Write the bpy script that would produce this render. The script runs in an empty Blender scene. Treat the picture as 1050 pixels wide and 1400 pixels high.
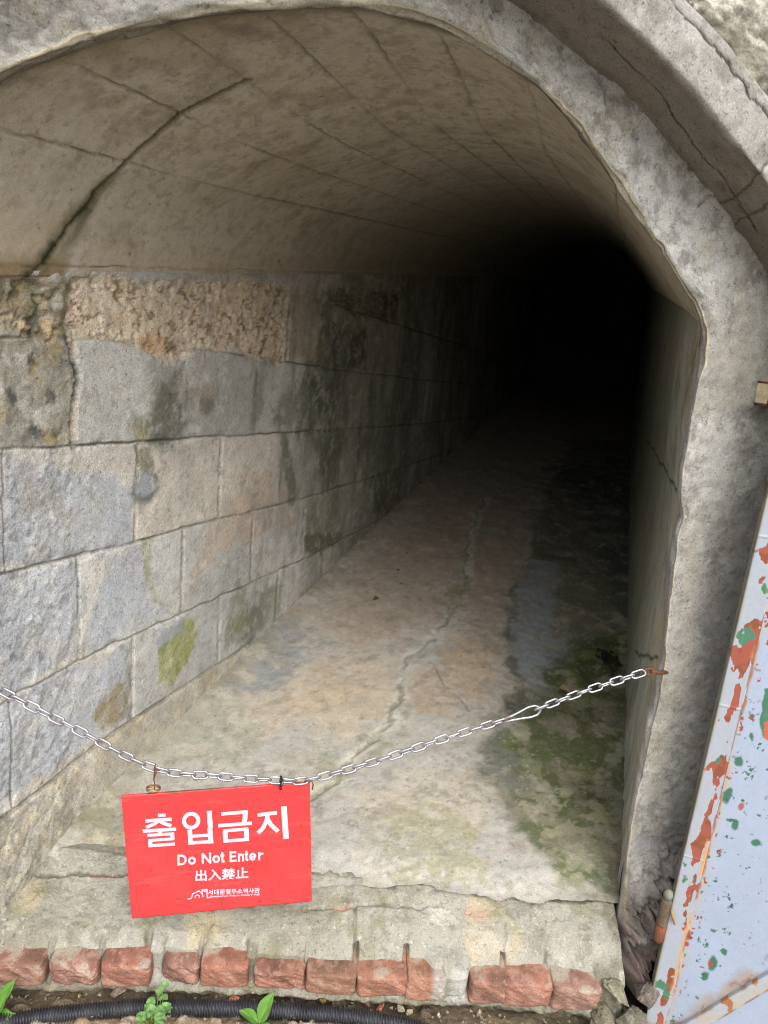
import bpy, bmesh, math, random
import numpy as np
from mathutils import Vector, Matrix
R = math.radians
rnd = random.Random(7)
scene = bpy.context.scene
COL = scene.collection

# ------------------------------------------------------------------ camera
cam_d = bpy.data.cameras.new("camera"); cam = bpy.data.objects.new("camera", cam_d); COL.objects.link(cam)
cam_d.sensor_fit = 'AUTO'; cam_d.sensor_width = 36; cam_d.lens = 1000 / 1400 * 36
cam_d.clip_start = 0.02; cam_d.clip_end = 500
p_, r_ = R(13.0), R(5.2)
fw = Vector((0, math.cos(p_), -math.sin(p_))); rt0 = Vector((1, 0, 0)); up0 = rt0.cross(fw)
rt = rt0 * math.cos(r_) + up0 * math.sin(r_); up = -rt0 * math.sin(r_) + up0 * math.cos(r_)
M = Matrix((rt, up, -fw)).transposed().to_4x4(); M.translation = Vector((0, 0, 1.5))
cam.matrix_world = M
scene.camera = cam
# ------------------------------------------------------------------ world, sun, exposure
SUN_EL, SUN_AZ = R(44), R(166)
wd = bpy.data.worlds.new("World"); scene.world = wd; wd.use_nodes = True
wn = wd.node_tree.nodes; wl = wd.node_tree.links
sky = wn.new('ShaderNodeTexSky'); sky.sky_type = 'NISHITA'; sky.sun_disc = False
sky.sun_elevation = SUN_EL; sky.sun_rotation = SUN_AZ; sky.dust_density = 4; sky.air_density = 1.0
hs = wn.new('ShaderNodeHueSaturation'); hs.inputs['Saturation'].default_value = 0.22
wl.new(sky.outputs[0], hs.inputs['Color']); wl.new(hs.outputs[0], wn['Background'].inputs[0])
wn['Background'].inputs[1].default_value = 0.15
sl_ = bpy.data.lights.new("sun", 'SUN'); sl_.energy = .8; sl_.angle = R(60); sl_.color = (1.0, .97, .93)
sun = bpy.data.objects.new("sun", sl_); COL.objects.link(sun)
sd = Vector((math.sin(SUN_AZ) * math.cos(SUN_EL), math.cos(SUN_AZ) * math.cos(SUN_EL), math.sin(SUN_EL)))
sun.rotation_euler = sd.to_track_quat('Z', 'Y').to_euler(); sun.location = (0, -4, 6)
scene.view_settings.view_transform = 'Standard'; scene.view_settings.look = 'None'
scene.view_settings.exposure = 1.0; scene.view_settings.gamma = 1
scene.cycles.use_denoising = True; scene.cycles.filter_width = 1.05

# ------------------------------------------------------------------ numpy noise and painting
def _hash(i, j, seed):
    n = (i.astype(np.int64) * 374761393 + j.astype(np.int64) * 668265263 + seed * 1442695041) & 0xFFFFFFFF
    n = ((n ^ (n >> 13)) * 1274126177) & 0xFFFFFFFF
    n = ((n ^ (n >> 16)) * 2246822519) & 0xFFFFFFFF
    return ((n ^ (n >> 15)) & 0xFFFFFF) / float(0xFFFFFF)
def vn(u, v, seed=0):
    i = np.floor(u); j = np.floor(v); f = u - i; g = v - j
    f = f * f * f * (f * (f * 6 - 15) + 10); g = g * g * g * (g * (g * 6 - 15) + 10)
    a = _hash(i, j, seed); b = _hash(i + 1, j, seed); c = _hash(i, j + 1, seed); d = _hash(i + 1, j + 1, seed)
    return (a * (1 - f) + b * f) * (1 - g) + (c * (1 - f) + d * f) * g
def fbm(u, v, sc, octv=4, seed=0, gain=.5):
    t = np.zeros_like(u); a = 1.; s = 0.
    for o in range(octv):
        ca, sa = math.cos(o * 1.1 + seed), math.sin(o * 1.1 + seed)
        k = sc * 2.03 ** o
        t += a * (vn((u * ca - v * sa) * k + 17.3 * o, (u * sa + v * ca) * k + 9.1 * o, seed + o) * 2 - 1); s += a; a *= gain
    return t / s
def ss(x, a, b):
    t = np.clip((x - a) / (b - a), 0, 1); return t * t * (3 - 2 * t)
def lin(c):
    c = np.array(c, float) / 255.
    return np.where(c <= .04045, c / 12.92, ((c + .055) / 1.055) ** 2.4)
def psdf(px, py, poly):                      # signed distance to a polygon, negative inside
    d = np.full(px.shape, 1e9); ins = np.zeros(px.shape, bool); n = len(poly)
    for i in range(n):
        x0, y0 = poly[i]; x1, y1 = poly[(i + 1) % n]
        ex, ey = x1 - x0, y1 - y0; l2 = ex * ex + ey * ey + 1e-12
        t = np.clip(((px - x0) * ex + (py - y0) * ey) / l2, 0, 1)
        d = np.minimum(d, (px - x0 - t * ex) ** 2 + (py - y0 - t * ey) ** 2)
        if y0 != y1:
            ins ^= ((y0 > py) != (y1 > py)) & (px < ex * (py - y0) / (ey if ey else 1e-12) + x0)
    d = np.sqrt(d); return np.where(ins, -d, d)
def pld(px, py, pts):                        # distance to an open polyline
    d = np.full(px.shape, 1e9)
    for (x0, y0), (x1, y1) in zip(pts[:-1], pts[1:]):
        ex, ey = x1 - x0, y1 - y0; l2 = ex * ex + ey * ey + 1e-12
        t = np.clip(((px - x0) * ex + (py - y0) * ey) / l2, 0, 1)
        d = np.minimum(d, (px - x0 - t * ex) ** 2 + (py - y0 - t * ey) ** 2)
    return np.sqrt(d)
class Paint:                                 # albedo of one surface, in the surface's own metres
    def __init__(s, u, v, base, seed=1):
        s.u, s.v = u, v; s.seed = seed; s.c = np.zeros(u.shape + (3,)) + lin(base)
        s.wu = fbm(u, v, 9, 6, seed + 50, .66) * 1.3; s.wv = fbm(u, v, 9, 6, seed + 60, .66) * 1.3; s.gr = fbm(u, v, 60, 4, seed + 5, .65)
    def mix(s, m, col, k=1.):
        m = np.clip(m * k, 0, 1)[..., None]; s.c = s.c * (1 - m) + lin(col) * m
    def mul(s, f): s.c = np.clip(s.c * (f[..., None] if np.ndim(f) == 2 else f), 0, .92)
    def _w(s, wp): return s.u + s.wu * wp, s.v + s.wv * wp
    def pm(s, pts, soft=.015, wp=.03):
        a, b = s._w(wp); return 1 - ss(psdf(a, b, pts), -soft, soft)
    def poly(s, pts, col, soft=.015, wp=.03, k=1., grain=.2):
        m = s.pm(pts, soft, wp)
        if grain: m = ss(m + s.gr * grain * 1.6 * (1 - np.abs(2 * m - 1) * .6), .06, .94) * np.clip(1 + s.gr * grain * 1.2, 0, 1)
        s.mix(m, col, k); return m
    def line(s, pts, col, w=.004, soft=.003, wp=.01, k=1.):
        a, b = s._w(wp); m = 1 - ss(pld(a, b, pts), w - soft, w + soft); s.mix(m, col, k); return m
    def ell(s, c, rx, ry, col, soft=.3, wp=.02, k=1.):
        a, b = s._w(wp); d = np.sqrt(((a - c[0]) / rx) ** 2 + ((b - c[1]) / ry) ** 2)
        m = 1 - ss(d, 1 - soft, 1 + soft); s.mix(m, col, k); return m

# ------------------------------------------------------------------ materials
def mat(name, color=None, rough=.9, grain=.25, gscale=420, bump=.0012, bscale=260, metal=0., spec=.35, mid=.12, rattr=False, fleck=0., spk=0., spks=170):
    m = bpy.data.materials.new(name); m.use_nodes = True
    N = m.node_tree.nodes; L = m.node_tree.links; b = N['Principled BSDF']
    tc = N.new('ShaderNodeTexCoord')
    if color is None:
        at = N.new('ShaderNodeAttribute'); at.attribute_name = 'Col'; src = at.outputs['Color']
    else:
        rg = N.new('ShaderNodeRGB'); rg.outputs[0].default_value = (*lin(color), 1); src = rg.outputs[0]
    def noise(sc, det, ro=.6):
        n = N.new('ShaderNodeTexNoise'); n.inputs['Scale'].default_value = sc; n.inputs['Detail'].default_value = det
        n.inputs['Roughness'].default_value = ro; L.new(tc.outputs['Object'], n.inputs['Vector']); return n
    def mulby(src, n, amt):
        mr = N.new('ShaderNodeMapRange'); mr.inputs[1].default_value = .3; mr.inputs[2].default_value = .7
        mr.inputs[3].default_value = 1 - amt; mr.inputs[4].default_value = 1 + amt; L.new(n.outputs['Fac'], mr.inputs[0])
        mx = N.new('ShaderNodeMix'); mx.data_type = 'RGBA'; mx.blend_type = 'MULTIPLY'; mx.inputs[0].default_value = 1
        L.new(src, mx.inputs[6]); L.new(mr.outputs[0], mx.inputs[7]); return mx.outputs[2]
    if grain: src = mulby(src, noise(gscale, 3, .7), grain)
    if mid: src = mulby(src, noise(34, 6, .65), mid)
    if fleck:
        vo = N.new('ShaderNodeTexVoronoi'); vo.inputs['Scale'].default_value = 210; L.new(tc.outputs['Object'], vo.inputs['Vector'])
        mr = N.new('ShaderNodeMapRange'); mr.inputs[1].default_value = .14; mr.inputs[2].default_value = .24; mr.inputs[3].default_value = 1 - fleck; mr.inputs[4].default_value = 1
        L.new(vo.outputs['Distance'], mr.inputs[0])
        mx = N.new('ShaderNodeMix'); mx.data_type = 'RGBA'; mx.blend_type = 'MULTIPLY'; mx.inputs[0].default_value = 1
        L.new(src, mx.inputs[6]); L.new(mr.outputs[0], mx.inputs[7]); src = mx.outputs[2]
    if spk:
        for sc_, lo, hi, a0, a1 in ((spks, .60, .68, 1, 1 - spk), (spks * 1.4, .62, .70, 1, 1 + spk * .8), (spks * .35, .58, .66, 1, 1 - spk * .45)):
            n = noise(sc_, 4, .55); n.inputs['Distortion'].default_value = .6
            mr = N.new('ShaderNodeMapRange'); mr.inputs[1].default_value = lo; mr.inputs[2].default_value = hi; mr.inputs[3].default_value = a0; mr.inputs[4].default_value = a1; L.new(n.outputs['Fac'], mr.inputs[0])
            mx = N.new('ShaderNodeMix'); mx.data_type = 'RGBA'; mx.blend_type = 'MULTIPLY'; mx.inputs[0].default_value = 1
            L.new(src, mx.inputs[6]); L.new(mr.outputs[0], mx.inputs[7]); src = mx.outputs[2]
    L.new(src, b.inputs['Base Color'])
    b.inputs['Metallic'].default_value = metal; b.inputs['Specular IOR Level'].default_value = spec
    if rattr:
        ar = N.new('ShaderNodeAttribute'); ar.attribute_name = 'Rough'; L.new(ar.outputs['Fac'], b.inputs['Roughness'])
    else: b.inputs['Roughness'].default_value = rough
    if bump:
        bp = N.new('ShaderNodeBump'); bp.inputs['Distance'].default_value = bump; bp.inputs['Strength'].default_value = .9
        L.new(noise(bscale, 5, .7).outputs['Fac'], bp.inputs['Height']); L.new(bp.outputs[0], b.inputs['Normal'])
    return m
MT = dict(
    stone=mat('granite', grain=.38, gscale=330, bump=.0013, bscale=260, mid=.10, fleck=.2, spk=.5, spks=170),
    conc=mat('concrete', spk=.2, spks=150, grain=.22, gscale=380, bump=.0013, bscale=200, mid=.10),
    vault=mat('board_marked_concrete', spk=.18, spks=120, grain=.14, gscale=330, bump=.0011, bscale=150, mid=.07),
    face=mat('weathered_concrete', grain=.24, gscale=380, bump=.0018, bscale=260, mid=.10, spk=.45, spks=150),
    floor=mat('wet_concrete', spk=.32, spks=140, grain=.20, gscale=380, bump=.0010, bscale=190, mid=.10, rattr=True, spec=.4),
    rubble=mat('rubble_stone', grain=.35, gscale=260, bump=.004, bscale=110, mid=.25),
    sill=mat('mortar', spk=.4, spks=130, grain=.25, gscale=360, bump=.002, bscale=170, mid=.12),
    brick=mat('brick', spk=.4, spks=160, grain=.22, gscale=330, bump=.0018, bscale=200, mid=.16),
    soil=mat('soil', grain=.35, gscale=240, bump=.004, bscale=130, mid=.25),
    paint=mat('flaking_paint', grain=.04, gscale=160, bump=.0004, bscale=60, mid=.03, rattr=True, spec=.45),
    sign=mat('red_enamel', grain=.02, gscale=200, bump=.0002, bscale=40, mid=.035, rough=.38, spec=.4),
    white=mat('white_lettering', color=(186, 184, 196), grain=.03, mid=.03, bump=0, rough=.5),
    zinc=mat('galvanised_steel', color=(168, 166, 172), grain=.18, gscale=500, mid=.2, bump=.0003, bscale=400, rough=.36, metal=.75),
    rust=mat('rusty_iron', color=(104, 66, 48), grain=.4, gscale=420, mid=.3, bump=.001, bscale=300, rough=.85),
    rustor=mat('orange_rust', color=(104, 62, 42), grain=.35, gscale=380, mid=.3, bump=.0008, bscale=300, rough=.85),
    brass=mat('tarnished_brass', color=(150, 128, 88), grain=.2, gscale=420, mid=.2, bump=.0003, rough=.45, metal=.6),
    black=mat('black_plastic', color=(30, 31, 36), grain=.15, mid=.1, bump=0, rough=.45),
    pipe=mat('black_corrugated_plastic', color=(50, 50, 55), grain=.4, gscale=200, mid=.5, bump=.0003, rough=.42, spec=.5),
    leaf=mat('green_leaf', grain=.06, gscale=300, mid=.08, bump=.0003, bscale=200, rough=.5),
    dead=mat('dry_leaf', color=(96, 70, 50), grain=.25, mid=.25, bump=.0006, rough=.85),
    dark=mat('dark_litter', color=(44, 42, 38), grain=.4, mid=.4, bump=.002, rough=.6),
)
# ------------------------------------------------------------------ object helpers
def link(name, me, m=None, parent=None):
    o = bpy.data.objects.new(name, me); COL.objects.link(o)
    if m: me.materials.append(m)
    if parent: o.parent = parent
    return o
def tag(o, label=None, cat=None, group=None, kind=None):
    if label: o['label'] = label
    if cat: o['category'] = cat
    if group: o['group'] = group
    if kind: o['kind'] = kind
    return o
def thing(name, label, cat, group=None, loc=(0, 0, 0)):
    o = bpy.data.objects.new(name, None); COL.objects.link(o); o.location = loc; o.empty_display_size = .1
    return tag(o, label, cat, group)
def attrs(me, col=None, rough=None):
    if col is not None:
        a = me.attributes.new('Col', 'FLOAT_COLOR', 'POINT')
        c = np.ones((len(me.vertices), 4), np.float32); c[:, :3] = np.clip(col.reshape(-1, 3), 0, 1); a.data.foreach_set('color', c.ravel())
    if rough is not None:
        a = me.attributes.new('Rough', 'FLOAT', 'POINT'); a.data.foreach_set('value', rough.astype(np.float32).ravel())
def grid(name, P, m, col=None, rough=None, parent=None, closed=False):
    r, c = P.shape[:2]; idx = np.arange(r * c).reshape(r, c)
    if closed: idx = np.concatenate([idx, idx[:, :1]], 1)
    f = np.stack([idx[:-1, :-1], idx[:-1, 1:], idx[1:, 1:], idx[1:, :-1]], -1).reshape(-1, 4)
    me = bpy.data.meshes.new(name); me.vertices.add(r * c); me.vertices.foreach_set('co', P.astype(np.float32).ravel())
    me.loops.add(f.size); me.loops.foreach_set('vertex_index', f.astype(np.int32).ravel())
    me.polygons.add(len(f)); me.polygons.foreach_set('loop_start', np.arange(0, f.size, 4, dtype=np.int32))
    me.polygons.foreach_set('use_smooth', np.ones(len(f), bool)); me.update(calc_edges=True); me.validate()
    attrs(me, col, rough)
    return link(name, me, m, parent)
def tube_verts(pts, rad, n=8, closed=False):
    pts = [Vector(p) for p in pts]; k = len(pts); out = []; ref = None
    for i in range(k):
        a = pts[(i - 1) % k] if (closed or i) else pts[0]; b = pts[(i + 1) % k] if (closed or i < k - 1) else pts[-1]
        t = (b - a).normalized()
        if ref is None: ref = t.orthogonal().normalized()
        ref = (ref - t * ref.dot(t)).normalized(); bn = t.cross(ref)
        rr = rad[i] if hasattr(rad, '__len__') else rad
        out.append([pts[i] + (ref * math.cos(2 * math.pi * j / n) + bn * math.sin(2 * math.pi * j / n)) * rr for j in range(n)])
    return out
def tube_into(bm, pts, rad, n=8, closed=False):
    rings = [[bm.verts.new(v) for v in ring] for ring in tube_verts(pts, rad, n, closed)]
    k = len(rings)
    for i in range(k if closed else k - 1):
        A, B = rings[i], rings[(i + 1) % k]
        for j in range(n): bm.faces.new((A[j], A[(j + 1) % n], B[(j + 1) % n], B[j]))
    if not closed: bm.faces.new(rings[0][::-1]); bm.faces.new(rings[-1])
def done(bm, name, m, parent=None, smooth=True):
    bmesh.ops.recalc_face_normals(bm, faces=bm.faces)
    me = bpy.data.meshes.new(name); bm.to_mesh(me); bm.free()
    if smooth: me.polygons.foreach_set('use_smooth', np.ones(len(me.polygons), bool))
    return link(name, me, m, parent)
def box_into(bm, O, A, B, C, bev=0.):            # corner O, edge vectors A B C
    O, A, B, C = map(Vector, (O, A, B, C)); vs = []
    for i in (0, 1):
        for j in (0, 1):
            for k in (0, 1): vs.append(bm.verts.new(O + A * i + B * j + C * k))
    q = [(0, 1, 3, 2), (4, 6, 7, 5), (0, 4, 5, 1), (2, 3, 7, 6), (0, 2, 6, 4), (1, 5, 7, 3)]
    fs = [bm.faces.new([vs[i] for i in f]) for f in q]
    if bev:
        es = list({e for f in fs for e in f.edges}); bmesh.ops.bevel(bm, geom=es, offset=bev, segments=2, profile=.5, affect='EDGES')
def lump_mesh(name, sx, sy, sz, n=14, power=5., nz=.1, seed=0, nsc=2.2):   # rough rounded block as arrays
    bm = bmesh.new(); bmesh.ops.create_cube(bm, size=2.0)
    bmesh.ops.subdivide_edges(bm, edges=bm.edges[:], cuts=n, use_grid_fill=True)
    V = np.array([v.co for v in bm.verts]); l = (np.abs(V) ** power).sum(1) ** (1 / power); V = V / l[:, None]
    d = fbm(V[:, 0] + V[:, 2] * .73 + seed * 3.1, V[:, 1] - V[:, 2] * .61 + seed, nsc, 4, seed)
    d2 = fbm(V[:, 0] * 1.1 + V[:, 1] * .5 + seed, V[:, 2] - V[:, 1] * .4, nsc * 3.2, 5, seed + 9, .62); V = V * (1 + (d * nz + np.minimum(d2, .05) * nz * .9)[:, None]) * np.array([sx, sy, sz]) * .5
    for v, c in zip(bm.verts, V): v.co = c
    me = bpy.data.meshes.new(name); bm.to_mesh(me); bm.free()
    me.polygons.foreach_set('use_smooth', np.ones(len(me.polygons), bool)); return me, V, d
def rock_mesh(name, sx, sy, sz, seed, cuts=4):
    rg = random.Random(seed); bm = bmesh.new()
    for _ in range(16):
        v = Vector((rg.gauss(0, 1), rg.gauss(0, 1), rg.gauss(0, 1))).normalized() * rg.uniform(.75, 1.1); bm.verts.new((max(-.8, min(.8, v.x)), max(-.8, min(.8, v.y)), max(-.75, min(.75, v.z))))
    bmesh.ops.convex_hull(bm, input=bm.verts[:]); bmesh.ops.delete(bm, geom=[v for v in bm.verts if not v.link_faces], context='VERTS')
    for _ in range(cuts): bmesh.ops.subdivide_edges(bm, edges=bm.edges[:], cuts=1, use_grid_fill=True)
    bmesh.ops.triangulate(bm, faces=bm.faces[:])
    V = np.array([v.co for v in bm.verts]); d = fbm(V[:, 0] + V[:, 2] * .7 + seed, V[:, 1] - V[:, 2] * .6, 2.6, 6, seed, .6)
    V = V * (1 + .16 * d[:, None]) * np.array([sx, sy, sz]) * .6
    for v, c in zip(bm.verts, V): v.co = c
    me = bpy.data.meshes.new(name); bm.to_mesh(me); bm.free(); me.polygons.foreach_set('use_smooth', np.ones(len(me.polygons), bool)); return me, V, d
def resample(pts, n):
    p = np.array(pts, float); l = np.r_[0, np.cumsum(np.linalg.norm(np.diff(p, axis=0), axis=1))]
    t = np.linspace(0, l[-1], n); return np.stack([np.interp(t, l, p[:, i]) for i in range(p.shape[1])], 1), l[-1]
def smooth(p, k):
    for _ in range(k): p = np.vstack([p[:1], (p[:-2] + 2 * p[1:-1] + p[2:]) / 4, p[-1:]])
    return p

# ------------------------------------------------------------------ tunnel frame: s along, q across, z up
AZ, SLP = R(16.5), math.tan(R(6.0))
H2 = np.array([math.sin(AZ), math.cos(AZ)]); Q2 = np.array([math.cos(AZ), -math.sin(AZ)])
LQ, RQ, SPR, FZ = -1.025, .155, 1.44, .253
FK, FY0 = .21, 1.195                              # face plane Y = FY0 + FK*x
FN = np.array([FK, -1.]) / math.hypot(FK, 1)       # outward (towards the viewer)
def T(s, q, z): return np.stack([s * H2[0] + q * Q2[0], s * H2[1] + q * Q2[1], z + 0 * s], -1)
def s_face(q): return (FY0 + q * (H2[0] + FK * Q2[0])) / (H2[1] - FK * H2[0])
DV = np.array([H2[0], H2[1], SLP])
S_END = 10.0
def spaced(s0, n, k=2.1, end=S_END):              # columns that get wider with distance
    t = np.linspace(0, 1, n); a = 1.3; return s0 + (end - s0) * (np.exp(t * k * 1.6) - 1) / (math.exp(k * 1.6) - 1)

tunnel = thing('stone_tunnel', 'low dark vaulted tunnel with stained stone block walls running back into blackness', 'tunnel')

# ---- left wall of granite blocks
def build_left_wall():
    s0 = s_face(LQ) - .01 + .05
    u = spaced(s0, 560, 2.0); n = 520
    S = np.repeat(u[None], n, 0); f = np.linspace(0, 1, n)[:, None]
    zb = .18 + SLP * (S - 1) * .9; zt = SPR + SLP * S + .012
    Z = zb + (zt - zb) * f
    wj = .0042; Sw = S + fbm(S, Z, 22, 3, 3) * wj; Zw = Z + fbm(S, Z, 16, 3, 4) * wj
    ip = lambda xs, ys: np.where(S > xs[-1], ys[-1] - .042 * (S - xs[-1]), np.interp(S, xs, ys))
    Lm1 = 1.68 - .037 * (S - 1)
    L0 = ip([.7, 1.04, 1.218, 1.6, 2.19, 2.76, 3.46, 4.18], [1.452, 1.451, 1.455, 1.448, 1.413, 1.38, 1.348, 1.311])
    L1 = ip([.7, 1.03, 1.215, 1.6, 2.41, 4.1], [1.262, 1.254, 1.241, 1.2194, 1.1675, 1.071])
    L2 = ip([.7, 1.02, 1.41, 1.62, 2.38, 3.66], [1.045, 1.024, .99, .980, .923, .866])
    L3 = ip([.7, 1.01, 1.23, 1.62, 2.45], [.78, .765, .768, .742, .678])
    L4 = ip([.7, 1.04, 1.42, 1.85, 2.2], [.523, .523, .529, .510, .476])
    lines = [Lm1, L0, L1, L2, L3, L4]
    row = sum((Zw < L).astype(int) for L in lines)             # 0 above Lm1 ... 6 plinth
    dline = np.min([np.abs(Zw - L) for L in lines[1:]], 0); dline = np.minimum(dline, np.where(S > 2.6, np.abs(Zw - Lm1), 9))
    J = {0: [3.0, 4.0], 1: [(2.205,1.526),(2.593,1.492),(2.985,1.458),(3.471,1.431)],
         2: [(1.223,1.373),(1.607,1.347),(2.006,1.313),(2.394,1.298),(2.788,1.27),(3.187,1.227),(3.597,1.206),(4.065,1.182)],
         3: [(1.034,1.14),(1.426,1.116),(1.807,1.095),(2.207,1.05),(2.531,1.046),(3.012,1.002),(3.426,0.9888),(3.797,0.9875)],
         4: [(1.23,0.891),(1.624,0.8439),(2.022,0.8272),(2.434,0.7967),(2.867,0.7502),(3.277,0.7389),(3.872,0.7335)],
         5: [(1.034,0.6334),(1.418,0.6473),(1.83,0.6115),(2.234,0.5735),(2.658,0.5468),(3.2,0.5741)], 6: []}
    dj = np.full(S.shape, 9.); bid = np.zeros(S.shape, int)
    for k, js in J.items():
        js = [j[0] if isinstance(j, tuple) else j for j in js]
        if js:
            while js[-1] < S_END: js.append(js[-1] + .38 + .12 * math.sin(k * 3 + len(js) * 2.1))
        m = row == k
        ja = np.array(js) if js else np.array([99.])
        d = np.min(np.abs(Sw[..., None] - ja), -1); b = np.searchsorted(ja, Sw)
        dj = np.where(m, d, dj); bid = np.where(m, b + 40 * k, bid)
    rub_pts = [(1.211,1.567),(1.595,1.602),(2.187,1.652),(2.203,1.418),(2.086,1.422),(1.816,1.443),(1.669,1.444),(1.518,1.404),(1.443,1.453),(1.218,1.455)]
    pt = Paint(S, Z, (184, 178, 168), 11)
    rub = pt.pm(rub_pts, .012, .02) ; rubf = np.maximum(rub, pt.pm([(2.489,1.664),(3.374,1.73),(3.416,1.6),(2.939,1.599),(2.545,1.627)], .02, .03))
    leftrub = pt.pm([(0.9522,1.534),(1.215,1.56),(1.214,1.455),(0.9477,1.446)], .012, .02)
    jm = 1 - np.clip(rub + leftrub, 0, 1)
    g = np.minimum(dline, dj * 1.3)
    groove = (1 - ss(g, .0009, .0042)) * jm
    groove *= .55 + .45 * ss(fbm(S, Z, 5, 3, 71), -.35, .25)
    br = _hash(bid, bid * 0 + 3, 5)
    # displacement
    D = (br - .5) * .005 * jm + fbm(S, Z, 7, 4, 21) * .0026 + fbm(S, Z, 70, 4, 22, .6) * .0011
    edge = (1 - ss(g, .0, .016)) * ss(fbm(S, Z, 18, 3, 33), -.1, .5); D -= edge * .004 * jm
    D -= groove * .006
    pit = ss(fbm(S * 1.3, Z, 62, 5, 23, .6), .18, .40)
    D -= rubf * (.006 + pit * .008 - fbm(S, Z, 22, 6, 27, .66) * .005)
    D -= leftrub * (.004 + .014 * ss(fbm(S, Z, 30, 4, 29, .6), -.1, .4))
    lf = 1 - ss(S, 1.205, 1.222)                                # front blocks, rougher stone
    D += lf * (fbm(S, Z, 26, 5, 37, .62) * .0045)
    crackm = 1 - ss(pld(S + pt.wu * .02, Z + pt.wv * .01, [(1.212,1.455),(1.225,1.373),(1.21,1.301),(1.218,1.238)]), .002, .009); D -= crackm * .010
    plinth = (row == 6).astype(float) ; D += plinth * (.006 + .02 * np.clip((L4 - Z) / .2, 0, 1))
    # colours
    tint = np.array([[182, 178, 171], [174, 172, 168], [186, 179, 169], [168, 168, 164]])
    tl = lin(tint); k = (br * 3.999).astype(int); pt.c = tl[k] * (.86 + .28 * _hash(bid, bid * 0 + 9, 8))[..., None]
    far = ss(S, 1.9, 3.0); pt.c = pt.c * (1 - far[..., None]) + lin((146, 143, 132)) * (.8 + .4 * br)[..., None] * far[..., None]  # far blocks: staining plus the tunnel's fading light, both put into the colour
    big = fbm(S, Z, 4, 5, 41); pt.mix(ss(big, .0, .5), (166, 159, 148), .4); pt.mix(ss(-big, .05, .5), (184, 182, 178), .4)
    # bluish front blocks
    blue = (156, 159, 164)
    for p in ([(0.8578,1.262),(1.063,1.241),(1.215,1.196),(1.354,1.158),(1.423,1.12),(1.42,0.986),(1.213,1.002),(0.8449,1.056)],
              [(0.8449,1.056),(1.021,1.017),(1.226,0.9939),(1.225,0.7865),(1.125,0.7744),(0.825,0.7381)],
              [(1.331,0.9715),(1.438,0.9746),(1.483,0.8843),(1.54,0.7789),(1.413,0.7591),(1.238,0.7827),(1.253,0.8495)],
              [(0.8241,0.7249),(1.125,0.7663),(1.408,0.7383),(1.411,0.5416),(1.209,0.5526),(1.037,0.558),(0.8121,0.5336)]):
        pt.poly(p, blue, .014, .03, .92, .1)
    pt.mix(ss(fbm(S, Z, 13, 5, 43), .0, .45) * (1 - ss(S, 1.40, 1.50)) * (Z < L1), (140, 144, 148), .35)
    pt.mix(ss(fbm(S, Z, 24, 5, 45), .15, .5) * (1 - ss(S, 1.40, 1.50)) * (Z < L1), (166, 162, 150), .25)
    pt.poly([(1.228,1.225),(1.419,1.216),(1.423,1.142),(1.329,1.168),(1.237,1.199)], (176, 170, 162), .012, .03, .8)
    pt.poly([(1.235,0.9883),(1.306,0.9865),(1.296,0.921),(1.262,0.8548),(1.234,0.8051)], (180, 176, 170), .008, .03, .85)
    pt.poly([(1.481,0.9696),(1.611,0.978),(1.621,0.7515),(1.55,0.7695),(1.506,0.8586)], (172, 172, 168), .008, .02, .7)
    # mossy, lichened upper left block
    ul = pt.pm([(0.869,1.439),(1.216,1.455),(1.223,1.373),(1.212,1.248),(0.8581,1.265)], .01, .02)
    pt.mix(ul, (136, 132, 120), .95)
    pt.mix(ul * ss(fbm(S, Z, 11, 5, 47), -.15, .25), (92, 92, 88), .8)
    pt.mix(ul * ss(fbm(S, Z, 17, 5, 48), .10, .4), (150, 136, 98), .75)
    pt.mix(ul * ss(fbm(S, Z, 30, 4, 49), .2, .45), (52, 54, 52), .8)
    pt.mix(ul * ss(fbm(S, Z, 21, 4, 46), .25, .5), (180, 178, 168), .7)
    pt.mix(leftrub, (130, 116, 88), .95); pt.mix(leftrub * ss(fbm(S, Z, 16, 5, 51), -.1, .3), (84, 78, 58), .85)
    pt.mix(leftrub * ss(fbm(S, Z, 22, 4, 52), .1, .4), (72, 84, 50), .7); pt.mix(leftrub * ss(fbm(S, Z, 40, 4, 53), .15, .4), (170, 150, 118), .7)
    # eroded band under the vault
    pt.mix(rub, (192, 176, 154), .92); pt.mix(rub * ss(fbm(S, Z, 34, 4, 54), .0, .35), (172, 148, 122), .6)
    pt.mix(rub * ss(fbm(S, Z, 60, 3, 55), .12, .35), (198, 186, 164), .7); pt.mix(rub * ss(fbm(S, Z, 52, 3, 56), .25, .45), (104, 86, 66), .8)
    pt.poly([(1.432,1.478),(1.533,1.472),(1.529,1.438),(1.494,1.427),(1.444,1.443)], (180, 146, 112), .006, .02, .8)
    pt.mix((rubf - rub).clip(0, 1), (112, 96, 76), .8)
    pt.mix((rubf - rub).clip(0, 1) * ss(fbm(S, Z, 30, 4, 57), .0, .3), (46, 40, 34), .8)
    # stains
    G1, G2, DK = (72, 78, 58), (98, 100, 76), (52, 54, 48)
    pt.poly([(1.605,1.4),(1.607,1.218),(1.477,1.227),(1.437,1.255),(1.492,1.299),(1.532,1.349)], (118, 122, 120), .02, .05, .9, .4)
    pt.poly([(1.537,1.366),(1.599,1.392),(1.595,1.32),(1.502,1.272),(1.432,1.244),(1.418,1.278),(1.472,1.309)], (118, 120, 98), .02, .05, .65, .5)
    pt.poly([(1.41,1.262),(1.476,1.274),(1.489,1.226),(1.416,1.23)], (140, 132, 92), .01, .03, .7, .2)
    pt.ell([(1.72,1.301)][0], .038, .026, (88, 86, 78), .5, .02, .9); pt.ell([(1.692,1.34)][0], .10, .03, (140, 128, 112), .6, .03, .6)
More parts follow.
